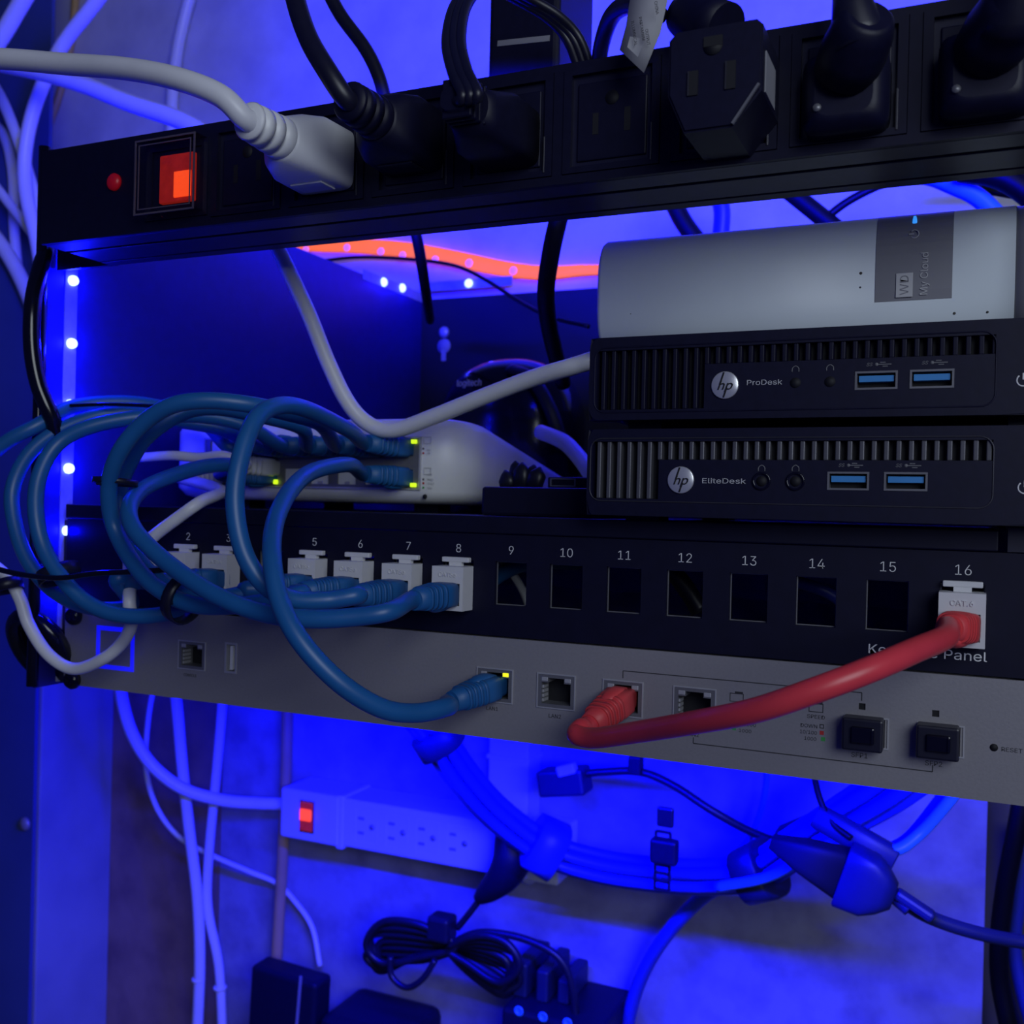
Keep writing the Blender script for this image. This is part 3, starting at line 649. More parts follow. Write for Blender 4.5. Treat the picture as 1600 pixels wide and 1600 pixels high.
# ------------------------------------------------------------------ mini computers
YC = 386.0
cxl = P(917, 740, YC).x; cxr = cxl + 177
def mini_pc(label, z0, z1, logo, nm, nmpx, jacks, usbs, grid_px, full_px, rows, elite, pw):
    t = thing('mini_computer', label, 'computer', ((cxl + cxr) / 2, 470, z0), 'small desktop computers stacked on the shelf')
    b_ = MB().box(cxl + 1.5, cxr - 1.5, YC + 8, YC + 175, z0 + 1.5, z1 - 1.0, 1.5)
    b_.build('case', 'black_metal', t)
    g0, g1 = P(grid_px[0], rows[0][0], YC), P(grid_px[1], rows[0][1], YC)
    gx0, gx1 = g0.x, P(grid_px[1], 700, YC).x; fx = P(full_px, 700, YC).x
    gz1 = P(grid_px[0], rows[0][0], YC).z; gz0 = P(grid_px[0], rows[0][1], YC).z; mz = P(grid_px[0], rows[0][2], YC).z
    pw_ = P(*pw, YC)
    usb_r = [crect(u[0], u[1], 14.4, 6.6, YC) for u in usbs]; uz = sum((r[2] + r[3]) / 2 for r in usb_r) / 2
    usb_r = [(r[0], r[1], uz - 3.3, uz + 3.3) for r in usb_r]
    fp = MB().plate(cxl, cxr, z0, z1, YC, YC + 8, [(gx0, fx, gz0, gz1), (fx, gx1, mz, gz1)] + usb_r)
    es = [e for e in fp.bm.edges if all(abs(v.co.y - YC) < .01 for v in e.verts) and (all(abs(v.co.z - z0) < .01 for v in e.verts) or all(abs(v.co.z - z1) < .01 for v in e.verts) or all(abs(v.co.x - cxl) < .01 for v in e.verts))]
    bmesh.ops.bevel(fp.bm, geom=es, offset=1.4, segments=3, affect='EDGES')
    fp = fp.build('bezel', 'black_plastic', t)
    MB().box(gx0 - 1, gx1 + 1, YC + 4.5, YC + 5.5, gz0 - 1, gz1 + 1).build('grille_back', 'black_inner', fp)
    b_ = MB(); x_ = gx0 + 1.6
    while x_ < gx1 - 1:
        zb_ = gz0 if x_ < fx - 1.5 else mz
        b_.box(x_, x_ + 1.7, YC + .5, YC + 5, zb_, gz1, .35); x_ += 4.15
    b_.build('grille', 'rib_grey' if elite else 'panel_black', fp)
    # thin raised outline of the panel
    ox1 = P(1553, 700, YC).x; oz0 = gz0 - 1
    oz1 = gz1 + 1.2; rc = 4.5; ol = []
    for (ax_, az_, a0) in ((gx0 - 1 + rc, oz1 - rc, 90), (gx0 - 1 + rc, oz0 + rc, 180), (ox1 - rc, oz0 + rc, 270), (ox1 - rc, oz1 - rc, 0)):
        for q in range(7):
            th = math.radians(a0 + q * 15); ol.append(Vector((ax_ + rc * math.cos(th), YC - .05, az_ + rc * math.sin(th))))
    MB().rings(frames(ol, .28, 8, closed=True), closed=True).build('panel_outline', 'black_anodised' if elite else 'black_plastic', fp)
    lc = P(*logo, YC)
    dsk = MB().lathe((lc.x, YC + .1, lc.z), (0, -1, 0), [(0, 5.2), (.7, 5.2), (.9, 4.9), (.91, 0)], 36).build('badge', 'chrome', t)
    text('badge_letters', 'hp', 4.3, (lc.x - .1, YC - 1.0, lc.z - .1), 'black_inner', dsk, ext=.1, shear=.32, bold=.04, sx=1.12)
    MB().box(lc.x - 1.9, lc.x - 1.3, YC - 1.05, YC - .7, lc.z, lc.z + 5.0, rot=Matrix.Rotation(math.radians(18), 3, 'Y'), piv=(lc.x - 1.6, YC, lc.z + 1)).box(lc.x + .2, lc.x + .8, YC - 1.05, YC - .7, lc.z - 4.8, lc.z - 1, rot=Matrix.Rotation(math.radians(18), 3, 'Y'), piv=(lc.x + .5, YC, lc.z - 2)).build('badge_strokes', 'black_inner', dsk)
    c = P(*nmpx, YC); text('lettering', nm, 2.6, (c.x, YC - .05, c.z), 'print_grey', t, align='LEFT', ext=.05, width=P(nmpx[0] + (55 if nm[0] == 'P' else 68), nmpx[1], YC).x - c.x)
    for jx, jy in jacks:
        c = P(jx, jy, YC)
        jk = MB().lathe((c.x, YC + .5, lc.z + (P(jx, jy, YC).z - lc.z) * .5), (0, -1, 0), [(0, 3.4 if elite else 2.6), (1.2 if elite else .3, 3.4 if elite else 2.6), (1.3 if elite else .35, 2.7 if elite else 2.4), (-1.5, 2.5), (-1.6, 0)], 24).build('audio_jack', 'black_gloss', t)
        MB().lathe((c.x, YC + .2, lc.z + (c.z - lc.z) * .5), (0, -1, 0), [(0, 1.9), (.5, 1.9), (.52, 0)], 16).build('hole', 'black_inner', jk)
    for r in usb_r:
        x0, x1, z0_, z1_ = r
        u = MB().plate(x0, x1, z0_, z1_, YC - .3, YC + 7, [(x0 + .7, x1 - .7, z0_ + .7, z1_ - .7)]).build('usb_port', 'port_tin', t)
        MB().box(x0 + 1.3, x1 - 1.3, YC + .8, YC + 7, z0_ + 2.9, z1_ - 1.5).build('tongue', 'usb_blue', u)
        MB().box(x0, x1, YC + 6.8, YC + 7.2, z0_, z1_).build('cavity', 'black_inner', u)
        cx_ = (x0 + x1) / 2
        text('usb_mark', 'SS', 1.6, (cx_ - 2.5, YC - .05, z1_ + 2.4), 'print_dim', t, ext=.04, shear=.3)
        MB().box(cx_, cx_ + 5.0, YC - .08, YC, z1_ + 2.2, z1_ + 2.5).box(cx_ + 1.2, cx_ + 3, YC - .08, YC, z1_ + 2.9, z1_ + 3.2).box(cx_ + 2, cx_ + 3.8, YC - .08, YC, z1_ + 1.5, z1_ + 1.8).lathe((cx_, YC, z1_ + 2.35), (0, -1, 0), [(0, .6), (.08, .6), (.09, 0)], 10).build('usb_mark', 'print_dim', t)
    for jx, jy in jacks:
        c = P(jx, jy - 20, YC)
        MB().rings(frames(spline([c + Vector((-1.2, -.05, -1)), c + Vector((-1.1, -.05, .4)), c + Vector((0, -.05, 1.2)), c + Vector((1.1, -.05, .4)), c + Vector((1.2, -.05, -1))], 4), .18, 6)).build('audio_mark', 'print_dim', t)
    # power symbol
    ring = [pw_ + Vector((math.sin(th) * 2.0, -.05, math.cos(th) * 2.0)) for th in [math.radians(40 + q * 280 / 20) for q in range(21)]]
    MB().rings(frames(ring, .25, 6)).box(pw_.x - .25, pw_.x + .25, YC - .3, YC + .1, pw_.z + .2, pw_.z + 2.4).build('power_button', 'print_white', t)
    return t
mini_pc('black mini computer directly under the silver-white drive, upper of two', 36.2, 69.0, (1133, 602), 'ProDesk', (1166, 598), ((1243, 597), (1297, 595)), ((1369, 594), (1456, 592)), (934, 1552), 1098, ((549, 641, 575),), False, (1599, 594))
mini_pc('black mini computer on the shelf with brighter ribs, lower of two', -1.5, 32.6, (1064, 750), 'EliteDesk', (1096, 751), ((1190, 752), (1243, 752)), ((1325, 752), (1415, 752)), (927, 1552), 1030, ((690, 778, 718),), True, (1601, 762))
for zz_ in (-3.3, 32.6):
    pass
ft = MB()
lower, upper = [o for o in COL.objects if o.name.startswith('mini_computer')][1], [o for o in COL.objects if o.name.startswith('mini_computer')][0]
for par, za, zb_ in ((lower, -3.3, 0.5), (upper, 31.5, 38)):
    for fx_ in (cxl + 18, cxr - 18):
        for fy_ in (YC + 25, YC + 155):
            MB().box(fx_ - 7, fx_ + 7, fy_ - 7, fy_ + 7, za, zb_).build('foot', 'black_rubber', par)

# ------------------------------------------------------------------ network drive
NZ0, NZ1 = 69.0, 118.5; YN = 416.0
nxl = P(936, 450, YN + 4).x; nxr = P(1586, 420, YN + 4).x
nas = thing('network_drive', 'white box-shaped network drive lying on its side on top of the computers', 'network drive', ((nxl + nxr) / 2, 470, NZ0))
def nas_prof():
    pts = []; hz = (NZ1 - NZ0) / 2; cz = (NZ0 + NZ1) / 2
    for q in range(25):
        th = -PI / 2 + PI * q / 24
        pts.append((YN + 14 - 14 * math.cos(th) ** .8 if abs(math.cos(th)) > 1e-6 else YN + 14, cz + hz * math.copysign(abs(math.sin(th)) ** .62, math.sin(th))))
    return pts + [(YN + 139, NZ1), (YN + 139, NZ0)]
pr = nas_prof()
def nas_ring(x, k=0): 
    cz = (NZ0 + NZ1) / 2
    return [(x, y + (k if y < YN + 60 else -k), cz + (z - cz) * (1 - k / 25)) for y, z in pr]
MB().rings([nas_ring(nxl, 2.0), nas_ring(nxl + .7, .7), nas_ring(nxl + 2.2, 0), nas_ring(nxr, 0)]).build('shell', 'nas_white', nas)
MB().rings([nas_ring(nxr, .25), nas_ring(nxr + 9, .25)]).build('end_cap', 'nas_grey', nas)
ax0 = P(1369, 400, YN + 1).x; ax1 = P(1489, 400, YN + 1).x
zc0 = P(1430, 480, YN).z
lab = [(y - .25, z) for y, z in pr[:-2] if z > zc0]
b_ = MB()
rings_ = [[(ax0, y, z) for y, z in lab] , [(ax1, y, z) for y, z in lab]]
vs = [[b_.bm.verts.new(p) for p in r] for r in rings_]; vb = [[b_.bm.verts.new((p[0], p[1] + 1.0, p[2])) for p in r] for r in rings_]
nn = len(lab)
for q in range(nn - 1):
    b_.bm.faces.new((vs[0][q], vs[1][q], vs[1][q + 1], vs[0][q + 1]))
    b_.bm.faces.new((vb[0][q], vb[0][q + 1], vb[1][q + 1], vb[1][q]))
    b_.bm.faces.new((vs[0][q], vs[0][q + 1], vb[0][q + 1], vb[0][q])); b_.bm.faces.new((vs[1][q + 1], vs[1][q], vb[1][q], vb[1][q + 1]))
b_.bm.faces.new((vs[0][0], vb[0][0], vb[1][0], vs[1][0])); b_.bm.faces.new((vs[1][-1], vb[1][-1], vb[0][-1], vs[0][-1]))
plq = b_.build('name_panel', 'nas_grey', nas)
def yn_at(z): 
    best = min(pr[:-2], key=lambda p: abs(p[1] - z)); return best[0]
c = P(1444, 428, YN); text('lettering', 'My Cloud', 3.6, (c.x, YN - .45, c.z), 'print_grey', plq, right=(0, 0, 1), up=(-1, 0, 0), ext=.1)
c = P(1413, 446, YN); MB().box(c.x - 3.0, c.x + 3.0, YN - .7, YN - .3, c.z - 4.6, c.z + 4.6, .15).build('logo_block', 'print_grey', plq)
text('logo_letters', 'WD', 4.2, (c.x, YN - .75, c.z), 'nas_grey', plq, right=(0, 0, 1), up=(-1, 0, 0), ext=.06, width=7.4)
c = P(1429, 345, YN + 1); MB().loft((c.x, yn_at(c.z) - .5, c.z - 2.0), (0, 0.05, 1), (0, 1, 0), [(0, 1.0, .4, 3), (3, .8, .4, 3), (4.3, .5, .4, 3)], 12).build('status_light', 'sky_led', plq)
c = P(1429, 365, YN); ring = [Vector((c.x, yn_at(c.z) - .4, c.z)) + Vector((-math.cos(th) * 1.5, 0, math.sin(th) * 1.5)) for th in [math.radians(40 + q * 280 / 16) for q in range(17)]]
MB().rings(frames(ring, .22, 6)).box(c.x - 2.0, c.x - .2, yn_at(c.z) - .6, yn_at(c.z) - .2, c.z - .2, c.z + .2).build('power_mark', 'print_grey', plq)
for px, py, r_ in ((1345, 427, .7), (1344, 449, .5), (1491, 488, .6), (1543, 486, .5), (985, 490, .4)):
    c = P(px, py, YN); MB().lathe((c.x, yn_at(c.z) + .15, c.z), (0, -1, 0), [(0, r_), (.2, r_ * .8), (.3, 0)], 10).build('scuff', 'slot_tan', nas)

# ------------------------------------------------------------------ patch cables
def boot(t, base, axis, m, L=24, up=(0, 0, 1)):
    A = Vector(axis).normalized()
    bo = MB().loft(base, A, up, [(-6, 5.6, 4.0, 7), (0, 5.8, 4.4, 7), (.2, 6.4, 5.2, 6), (L * .25, 6.4, 5.4, 5), (L * .5, 5.8, 5.2, 3.2), (L * .75, 5.2, 5.0, 2.4), (L, 4.4, 4.4, 2)], 24).build('connector', m, t)
    b_ = MB()
    for q in range(4):
        d_ = (8 + q * 3.0) * L / 24; b_.loft(base, A, up, [(d_, 6.6 - q * .32, 5.7 - q * .18, 3.4), (d_ + L / 16, 6.5 - q * .32, 5.6 - q * .18, 3.2)], 24)
    b_.build('ribs', m, bo)
    return Vector(base) + A * L
def latch(t, base, axis, m, up):
    A = Vector(axis).normalized(); U_ = Vector(up)
    MB().loft(Vector(base) + U_ * 4.6, A, U_, [(0, 3.2, 1.0, 4), (4, 3.4, 2.2, 2.6), (9, 3.2, 2.4, 2.4), (13, 2.6, 1.0, 2.2)], 16).build('latch_cover', m, t)
BC = 'blue patch cables between the white switch and the numbered panel'
def jackpt(n): return Vector((XK(n), YF - 10.5, -37.4))
def swpt(i, hi): return Vector((cols[i], YS - 1.5, zhi + 1 if hi else zlo - 1))
def patch(label, ends, pts, cm='blue_cord', bm_='blue_boot', r=3.75, group=BC, name='patch_cable', e0dir=(-.10, -1, -.04), e1dir=(-.12, -1, 0), up0=-1, up1=-1, L0=24):
    allp = [P(*q) for q in pts]
    org = Vector(ends[0]) if ends[0] is not None else allp[0]
    t = thing(name, label, 'cable', org, group)
    if ends[0] is not None:
        e = boot(t, ends[0], e0dir, bm_, L0); latch(t, ends[0], e0dir, bm_, (0, 0, up0))
        A = Vector(e0dir).normalized(); allp = [e - A * 4, e + A * 3] + allp
    if ends[1] is not None:
        e = boot(t, ends[1], e1dir, bm_); latch(t, ends[1], e1dir, bm_, (0, 0, up1))
        A = Vector(e1dir).normalized(); allp = allp + [e + A * 3, e - A * 4]
    MB().tube(allp, r, 16).build('cord', cm, t)
    return t
# A: jack 8 -> loop on the left -> switch lower row
patch('blue cable from jack 8 making the small inner loop at left', [jackpt(8), swpt(2, 0)],
      [(610, 955, 345), (555, 964, 338), (480, 967, 332), (405, 956, 330), (330, 926, 330), (255, 874, 334), (209, 826, 337), (204, 787, 348), (236, 757, 375), (311, 731, 405), (360, 727, 425)], e1dir=(-.6, -1, 0))
# B: switch upper right -> tall loop -> jack 7
patch('blue cable from the upper right switch port making a tall loop to jack 7', [swpt(7, 1), jackpt(7)],
      [(545, 672, 415), (480, 640, 372), (435, 634, 350), (400, 655, 335), (376, 715, 325), (367, 785, 320), (380, 860, 320), (412, 912, 324), (455, 936, 334), (510, 938, 345), (560, 930, 353)], e0dir=(-.35, -1, 0.05), e1dir=(-.25, -1, -.05), up0=1)
# C: switch lower right -> loop -> LAN1
x0, x1, z0, z1 = rj[1]
patch('blue cable from the lower right switch port curving down to port LAN1', [swpt(7, 0), Vector(((x0 + x1) / 2 - 1.2, YF - 1, (z0 + z1) / 2 - .6))],
      [(545, 726, 415), (490, 736, 380), (455, 765, 355), (431, 812, 335), (425, 868, 320), (437, 938, 312), (470, 1002, 310), (530, 1066, 316), (595, 1106, 328), (650, 1114, 342), (700, 1104, 358)], e0dir=(-.35, -1, 0.03), e1dir=(-.32, -1, -.16), up1=1,
      group='blue patch cables between the white switch and the numbered panel')
patch('outer blue cable of the big double loop, ending at jack 6', [swpt(6, 1), jackpt(6)],
      [(500, 662, 405), (440, 643, 378), (390, 632, 362), (320, 626, 350), (262, 636, 344), (215, 670, 342), (183, 715, 342), (170, 765, 346), (179, 825, 352), (210, 882, 350), (252, 923, 347), (310, 946, 347), (390, 944, 354), (470, 928, 360)], e0dir=(-.3, -1, 0), e1dir=(-.4, -1, -.05), up0=1)
patch('inner blue cable of the big double loop, ending at jack 5', [swpt(5, 1), jackpt(5)],
      [(470, 668, 425), (400, 648, 398), (335, 637, 378), (285, 645, 368), (232, 680, 360), (203, 722, 364), (188, 768, 369), (195, 828, 369), (222, 881, 361), (264, 917, 358), (330, 935, 361), (400, 922, 370)], e0dir=(-.3, -1, 0), e1dir=(-.5, -1, -.05), up0=1)
patch('blue cable crossing the light strip low and ending at jack 3', [swpt(4, 1), jackpt(3)],
      [(390, 668, 430), (330, 652, 415), (240, 650, 392), (150, 664, 374), (92, 692, 364), (62, 742, 356), (56, 800, 352), (70, 860, 352), (104, 912, 353), (140, 944, 356), (187, 961, 360), (245, 961, 366), (300, 945, 374)], e0dir=(-.3, -1, 0), e1dir=(-.5, -1, -.05), up0=1)
patch('outermost blue cable bowing to the left picture edge, ending at jack 2', [swpt(3, 1), jackpt(2)],
      [(350, 672, 440), (290, 660, 428), (190, 645, 404), (110, 664, 388), (50, 704, 376), (20, 762, 370), (24, 822, 368), (46, 880, 368), (88, 926, 372), (145, 950, 378), (205, 945, 382)], e0dir=(-.3, -1, 0), e1dir=(-.5, -1, -.05), up0=1)
patch('blue cable leaving past the left picture edge above the lights', [swpt(2, 1), None],
      [(310, 655, 452), (220, 630, 425), (120, 634, 398), (60, 664, 378), (0, 698, 368), (-70, 770, 360), (-110, 900, 360), (-120, 1100, 362)], e0dir=(-.3, -1, 0), up0=1)
patch('white cable from the lower switch row, passing behind the blue loops', [swpt(0, 0), None],
      [(345, 766, 430), (312, 785, 396), (278, 809, 389), (240, 838, 387), (217, 866, 384), (205, 902, 377), (202, 940, 369), (205, 975, 373), (190, 1005, 379), (160, 1030, 379), (115, 1045, 379), (75, 1022, 376), (45, 976, 374), (31, 935, 372), (8, 898, 370), (-40, 868, 368), (-120, 850, 366)],
      'white_cord', 'white_plastic', 3.1, None, e0dir=(-.15, -1, -.1))
patch('thin white cable with a white connector beside the yellow port light', [swpt(2, 1) + Vector((2, 0, -11)), None],
      [(385, 728, 440), (350, 712, 430), (310, 715, 425), (270, 712, 420), (220, 715, 420)], 'white_cord', 'white_plastic', 2.6, None, e0dir=(-.45, -1, 0.05))
x0, x1, z0, z1 = rj[3]
patch('thick red cable arching from jack 16 down to the third gateway port', [jackpt(16), Vector(((x0 + x1) / 2 - .6, YF - 1, (z0 + z1) / 2 - .4))],
      [(1476, 996, 356), (1430, 1016, 334), (1360, 1046, 318), (1270, 1080, 311), (1180, 1110, 314), (1090, 1128, 326), (1000, 1143, 346), (930, 1153, 362), (902, 1148, 367), (908, 1138, 371)], 'red_cord', 'red_boot', 3.9, None,
      e0dir=(-.25, -1, .06), e1dir=(-.22, -1, -.30), up1=1, L0=14)
# white network cable hanging behind the power unit and dipping over the switch
tag(MB().tube([P(415, 330, 432), P(428, 375, 432), P(447, 415, 434), P(482, 490, 438), P(512, 565, 442), P(543, 628, 446), P(575, 662, 450), P(615, 672, 451), P(680, 650, 450), P(750, 622, 447), P(830, 592, 443), P(900, 571, 440), P(935, 560, 450), P(945, 560, 520)], 4.1, 16).build('network_cable', 'white_cord'), 'thick white cable hanging from the power unit and dipping over the switch', 'cable')
tag(MB().tube([P(845, 675, 560), P(880, 690, 540), P(905, 715, 520), P(930, 750, 500), P(950, 780, 520)], 4.5, 12).build('network_cable', 'white_cord'), 'short piece of white cable behind the computers beside the dome', 'cable')
# black cords behind the shelf
def cord(label, pts, r, m='cord_black', cat='cord', name='loose_cable', n=12):
    return tag(MB().tube([P(*q) for q in pts], r, n).build(name, m), label, cat)
cord('wide black cord dropping behind the white drive from the power unit', [(885, 300, 500), (872, 345, 500), (860, 400, 505), (853, 460, 520), (860, 520, 560), (880, 600, 600)], 5.0)
cord('narrow black cord dropping in front of the orange glowing strip', [(640, 330, 560), (652, 375, 565), (660, 420, 580), (666, 460, 620), (672, 500, 700)], 3.6)
cord('thin black wire arching over the back of the rack under the orange strip', [(500, 408, 780), (560, 402, 780), (640, 405, 775), (710, 415, 760), (760, 438, 740), (810, 470, 720), (860, 495, 700), (920, 510, 690)], 1.6, name='loose_wire')
cord('black cord crossing behind the power unit left of the blue one', [(1040, 280, 690), (1052, 315, 690), (1070, 350, 690), (1100, 390, 690)], 6.4)
cord('blue cord curling under the power unit above the drive', [(1085, 290, 730), (1118, 305, 730), (1128, 330, 730), (1125, 380, 730)], 6.0, 'lit_blue_cord')
cord('short black cord slanting down onto the white drive', [(1210, 280, 690), (1245, 308, 690), (1275, 332, 690), (1310, 360, 690)], 6.0)
cord('thin black wire rising to the right above the white drive', [(1285, 345, 690), (1320, 318, 690), (1360, 296, 690), (1400, 280, 690)], 2.6, name='loose_wire')
cord('teal blue cable curving over the drive towards the right edge', [(1400, 272, 680), (1450, 275, 680), (1490, 290, 680), (1530, 310, 680), (1570, 350, 680)], 5.6, 'teal_cord', 'cable', 'network_cable')
cord('thick black cord at the upper right corner above the drive', [(1500, 265, 670), (1550, 272, 670), (1590, 290, 670), (1640, 330, 670)], 7.5)
cord('thin black wire just under the thick cord at the upper right', [(1470, 290, 700), (1520, 294, 700), (1590, 306, 700), (1640, 312, 700)], 2.4, name='loose_wire')
# thin wires and ties on the left bundle
cord('thin glossy black wire crossing the left bundle at the light strip', [(-20, 885, 345), (30, 897, 345), (90, 903, 344), (150, 896, 346), (215, 893, 350), (260, 890, 360)], 1.3, 'black_gloss', name='loose_wire')
cord('thin glossy wire along the top of the left cable bundle', [(110, 634, 388), (160, 632, 392), (230, 634, 396), (300, 640, 400)], 1.0, 'black_gloss', name='loose_wire')
def tie(label, px, py, Y, ax, r, wd=5, sx=1.0):
    c = P(px, py, Y); A = Vector(ax).normalized()
    t = thing('cable_tie', label, 'cable tie', c, 'black ties on the blue cables')
    u = A.orthogonal().normalized(); v = A.cross(u)
    pts = [c + u * (math.cos(q / 24 * 2 * PI) * r) + v * (math.sin(q / 24 * 2 * PI) * r * sx) for q in range(24)]
    MB().rings([[p + A * (-wd / 2) , p + A * (wd / 2), p + (p - c).normalized() * 1.4 + A * (wd / 2), p + (p - c).normalized() * 1.4 - A * (wd / 2)] for p in pts], closed=True).build('band', 'black_rubber', t)
    MB().box(c.x - 2.2, c.x + 2.2, c.y - r * .9 - 1.8, c.y - r * .9 + 1, c.z - 2, c.z + 2, .6).build('knot', 'black_rubber', t)
tie('black tie around the lower crossing of the blue loops', 288, 935, 352, (1, 0, -.35), 10, 5, 1.1)
tie('black tie around the left bundle just over the light strip', 92, 897, 358, (.5, 0, -1), 8.5, 6)
tie('black tie around the double loop at its left side', 180, 753, 351, (0, .1, 1), 8.5, 2.5)
tie('small black tie at the left picture edge beside the strip', 12, 915, 368, (.4, 0, -1), 6, 6)
# black coil at the left end of the gateway
c = P(62, 1010, 398)
rg = [c + Vector((math.cos(q / 32 * 2 * PI) * 16 + 0, math.sin(q / 32 * 2 * PI) * -9, math.sin(q / 32 * 2 * PI) * 17)) for q in range(32)]
t = thing('cable_coil', 'coil of thick glossy black cord left of the gateway', 'cord', c)
MB().rings(frames(rg, 4.6, 14, closed=True), closed=True).build('outer_turn', 'black_gloss', t)
MB().rings(frames([Vector((c.x, c.y + 6, c.z)) + (p - c) * .72 for p in rg], 3.8, 14, closed=True), closed=True).build('inner_turn', 'black_gloss', t)

# ------------------------------------------------------------------ upper left white cables
YW = 640
cord('white cable running behind the thick plug cord to the power unit end', [(-20, 95, 600), (60, 112, 600), (130, 132, 600), (200, 160, 600), (290, 192, 600), (360, 240, 600)], 7.0, 'white_cord', 'cable', 'network_cable')
cord('long white cable curving down past the left end of the power unit', [(175, -30, 640), (140, 15, 640), (95, 75, 640), (58, 155, 640), (40, 230, 640), (40, 300, 640), (58, 380, 640), (70, 460, 640)], 6.0, 'white_cord', 'cable', 'network_cable')
cord('straight white cable on the wall above the power unit', [(305, -30, 790), (290, 20, 790), (277, 80, 790), (270, 140, 790), (268, 200, 790), (268, 270, 790)], 6.0, 'white_cord', 'cable', 'network_cable')
cord('white cable cutting across the top left picture corner', [(60, -40, 600), (30, 10, 600), (0, 60, 600), (-50, 130, 600)], 7.0, 'white_cord', 'cable', 'network_cable')
cord('white cable slanting in from the left edge, uppermost of three', [(-40, 90, 660), (0, 150, 660), (30, 225, 660), (55, 310, 660), (75, 400, 660)], 5.0, 'white_cord', 'cable', 'network_cable')
cord('white cable slanting in from the left edge, middle of three', [(-40, 250, 670), (0, 300, 670), (35, 345, 670), (70, 390, 670)], 4.5, 'white_cord', 'cable', 'network_cable')
cord('white cable slanting in from the left edge, lowest of three', [(-40, 330, 690), (0, 380, 690), (30, 430, 690), (60, 500, 690)], 7.0, 'white_cord', 'cable', 'network_cable')
cord('white cable bowing beside the long one at the far left', [(-30, 180, 700), (5, 210, 700), (20, 270, 700), (22, 350, 700), (28, 430, 700)], 5.0, 'white_cord', 'cable', 'network_cable')
cord('tan cable in the corner behind the top left cables', [(120, -30, 795), (112, 60, 795), (95, 140, 795), (65, 220, 795), (20, 290, 795)], 4.0, 'tan_pipe', 'cable', 'network_cable')

# ------------------------------------------------------------------ orange glowing strip
op = [P(440, 378, 793), P(490, 384, 793), P(540, 384, 793), P(600, 387, 793), P(650, 393, 793), P(720, 406, 793), P(790, 420, 793), P(850, 426, 793), P(910, 422, 793), P(970, 421, 793)]
t = thing('glow_strip', 'orange glowing flexible strip wavering along the wall behind the rack', 'light strip', op[4])
b_ = MB(); sp = spline(op, 8); rings_ = []
wdt = lambda q: 4.0 + 3.4 * math.sin(min(1, q * 1.05) * PI)
rings_ = [[p + Vector((0, 0, wdt(i / (len(sp) - 1)))), p + Vector((0, -1.5, wdt(i / (len(sp) - 1)) * .8)), p + Vector((0, -1.5, -wdt(i / (len(sp) - 1)) * .8)), p + Vector((0, 0, -wdt(i / (len(sp) - 1))))] for i, p in enumerate(sp)]
b_.rings(rings_).build('band', 'orange_glow', t)
for px, py in ((478, 390), (542, 387), (595, 393), (629, 399), (680, 406), (733, 411), (802, 423)):
    p = P(px, py, 791); MB().lathe(p, (0, -1, 0), [(0, 3.4), (.4, 3.2), (.7, 0)], 14).build('led', 'pink_dot', t)

# ------------------------------------------------------------------ lower wall: power strip
YB = 752.0
a = P(438, 1226, YB); zt_ = P(438, 1232, YB).z; zb_ = P(438, 1306, YB).z
xe = P(872, 1300, YB).x; xh = P(530, 1250, YB).x
ps = thing('wall_power_strip', 'white power strip with a lit red switch mounted low on the wall', 'power strip', ((a.x + xe) / 2, 775, zb_))
hd = MB().box(a.x, xh, YB, WALL - 2, zb_ - 1, zt_ + 1, 3, 3).build('switch_housing', 'strip_white', ps)
MB().box(xh - 4, xh + 4, YB + 1, WALL - 2, zb_ - 3, zt_ + 2, 2).build('collar', 'strip_white', hd)
MB().box(xh, xe, YB + 2, WALL - 2, zb_, zt_, 2.5, 3).build('body', 'strip_white', ps)
r_ = rect(471, 1251, 489, 1301, YB)
rk = MB().plate(r_[0] - .8, r_[1] + .8, r_[2] - .8, r_[3] + .8, YB - 1, YB + .5, [(r_[0], r_[1], r_[2], r_[3])]).build('switch_frame', 'black_plastic', hd)
zm = (r_[2] + r_[3]) / 2
MB().box(r_[0], r_[1], YB - 2.2, YB + .4, r_[2] + .5, r_[3] - .5, 1).build('rocker', 'red_rocker', hd)
MB().box(r_[0] + .6, r_[1] - .6, YB - 3, YB - 2, zm - 3, zm + 7, 1).build('lit_rocker', 'hot_rocker', hd)
for px, py in ((572, 1290), (620, 1298), (667, 1306), (716, 1316)):
    c = P(px, py, YB + 2); zz = (zb_ + zt_) / 2
    o = MB().plate(c.x - 11, c.x + 11, zz - 14, zz + 14, YB + 1.6, YB + 2.4, [(c.x - 10.6, c.x + 10.6, zz - 13.6, zz + 13.6)]).build('outlet', 'strip_white', ps)
    MB().box(c.x - 8, c.x - 2, YB + 1.5, YB + 2.2, zz + 5, zz + 7.4).box(c.x - 8, c.x - 2, YB + 1.5, YB + 2.2, zz - 7.4, zz - 5).lathe((c.x + 6, YB + 2.2, zz), (0, -1, 0), [(0, 2.6), (.7, 2.6), (.71, 0)], 14).build('slots', 'nas_grey', o)
cord('thick white cord sweeping down from the rack into the wall power strip', [(185, 1050, 700), (192, 1100, 706), (208, 1150, 712), (238, 1196, 722), (285, 1232, 735), (345, 1250, 752), (400, 1255, 766), (445, 1256, 776)], 5.6, 'white_cord')
cord('white cable hanging to the left of its neighbour below the rack', [(272, 1060, 740), (278, 1120, 740), (285, 1200, 745), (296, 1300, 750), (308, 1400, 755), (312, 1500, 755), (308, 1620, 755)], 5.2, 'white_cord', 'cable', 'network_cable')
cord('white cable hanging to the right of its neighbour below the rack', [(350, 1060, 755), (345, 1130, 755), (337, 1220, 758), (326, 1340, 762), (325, 1420, 764), (342, 1510, 766), (348, 1620, 766)], 4.4, 'white_cord', 'cable', 'network_cable')
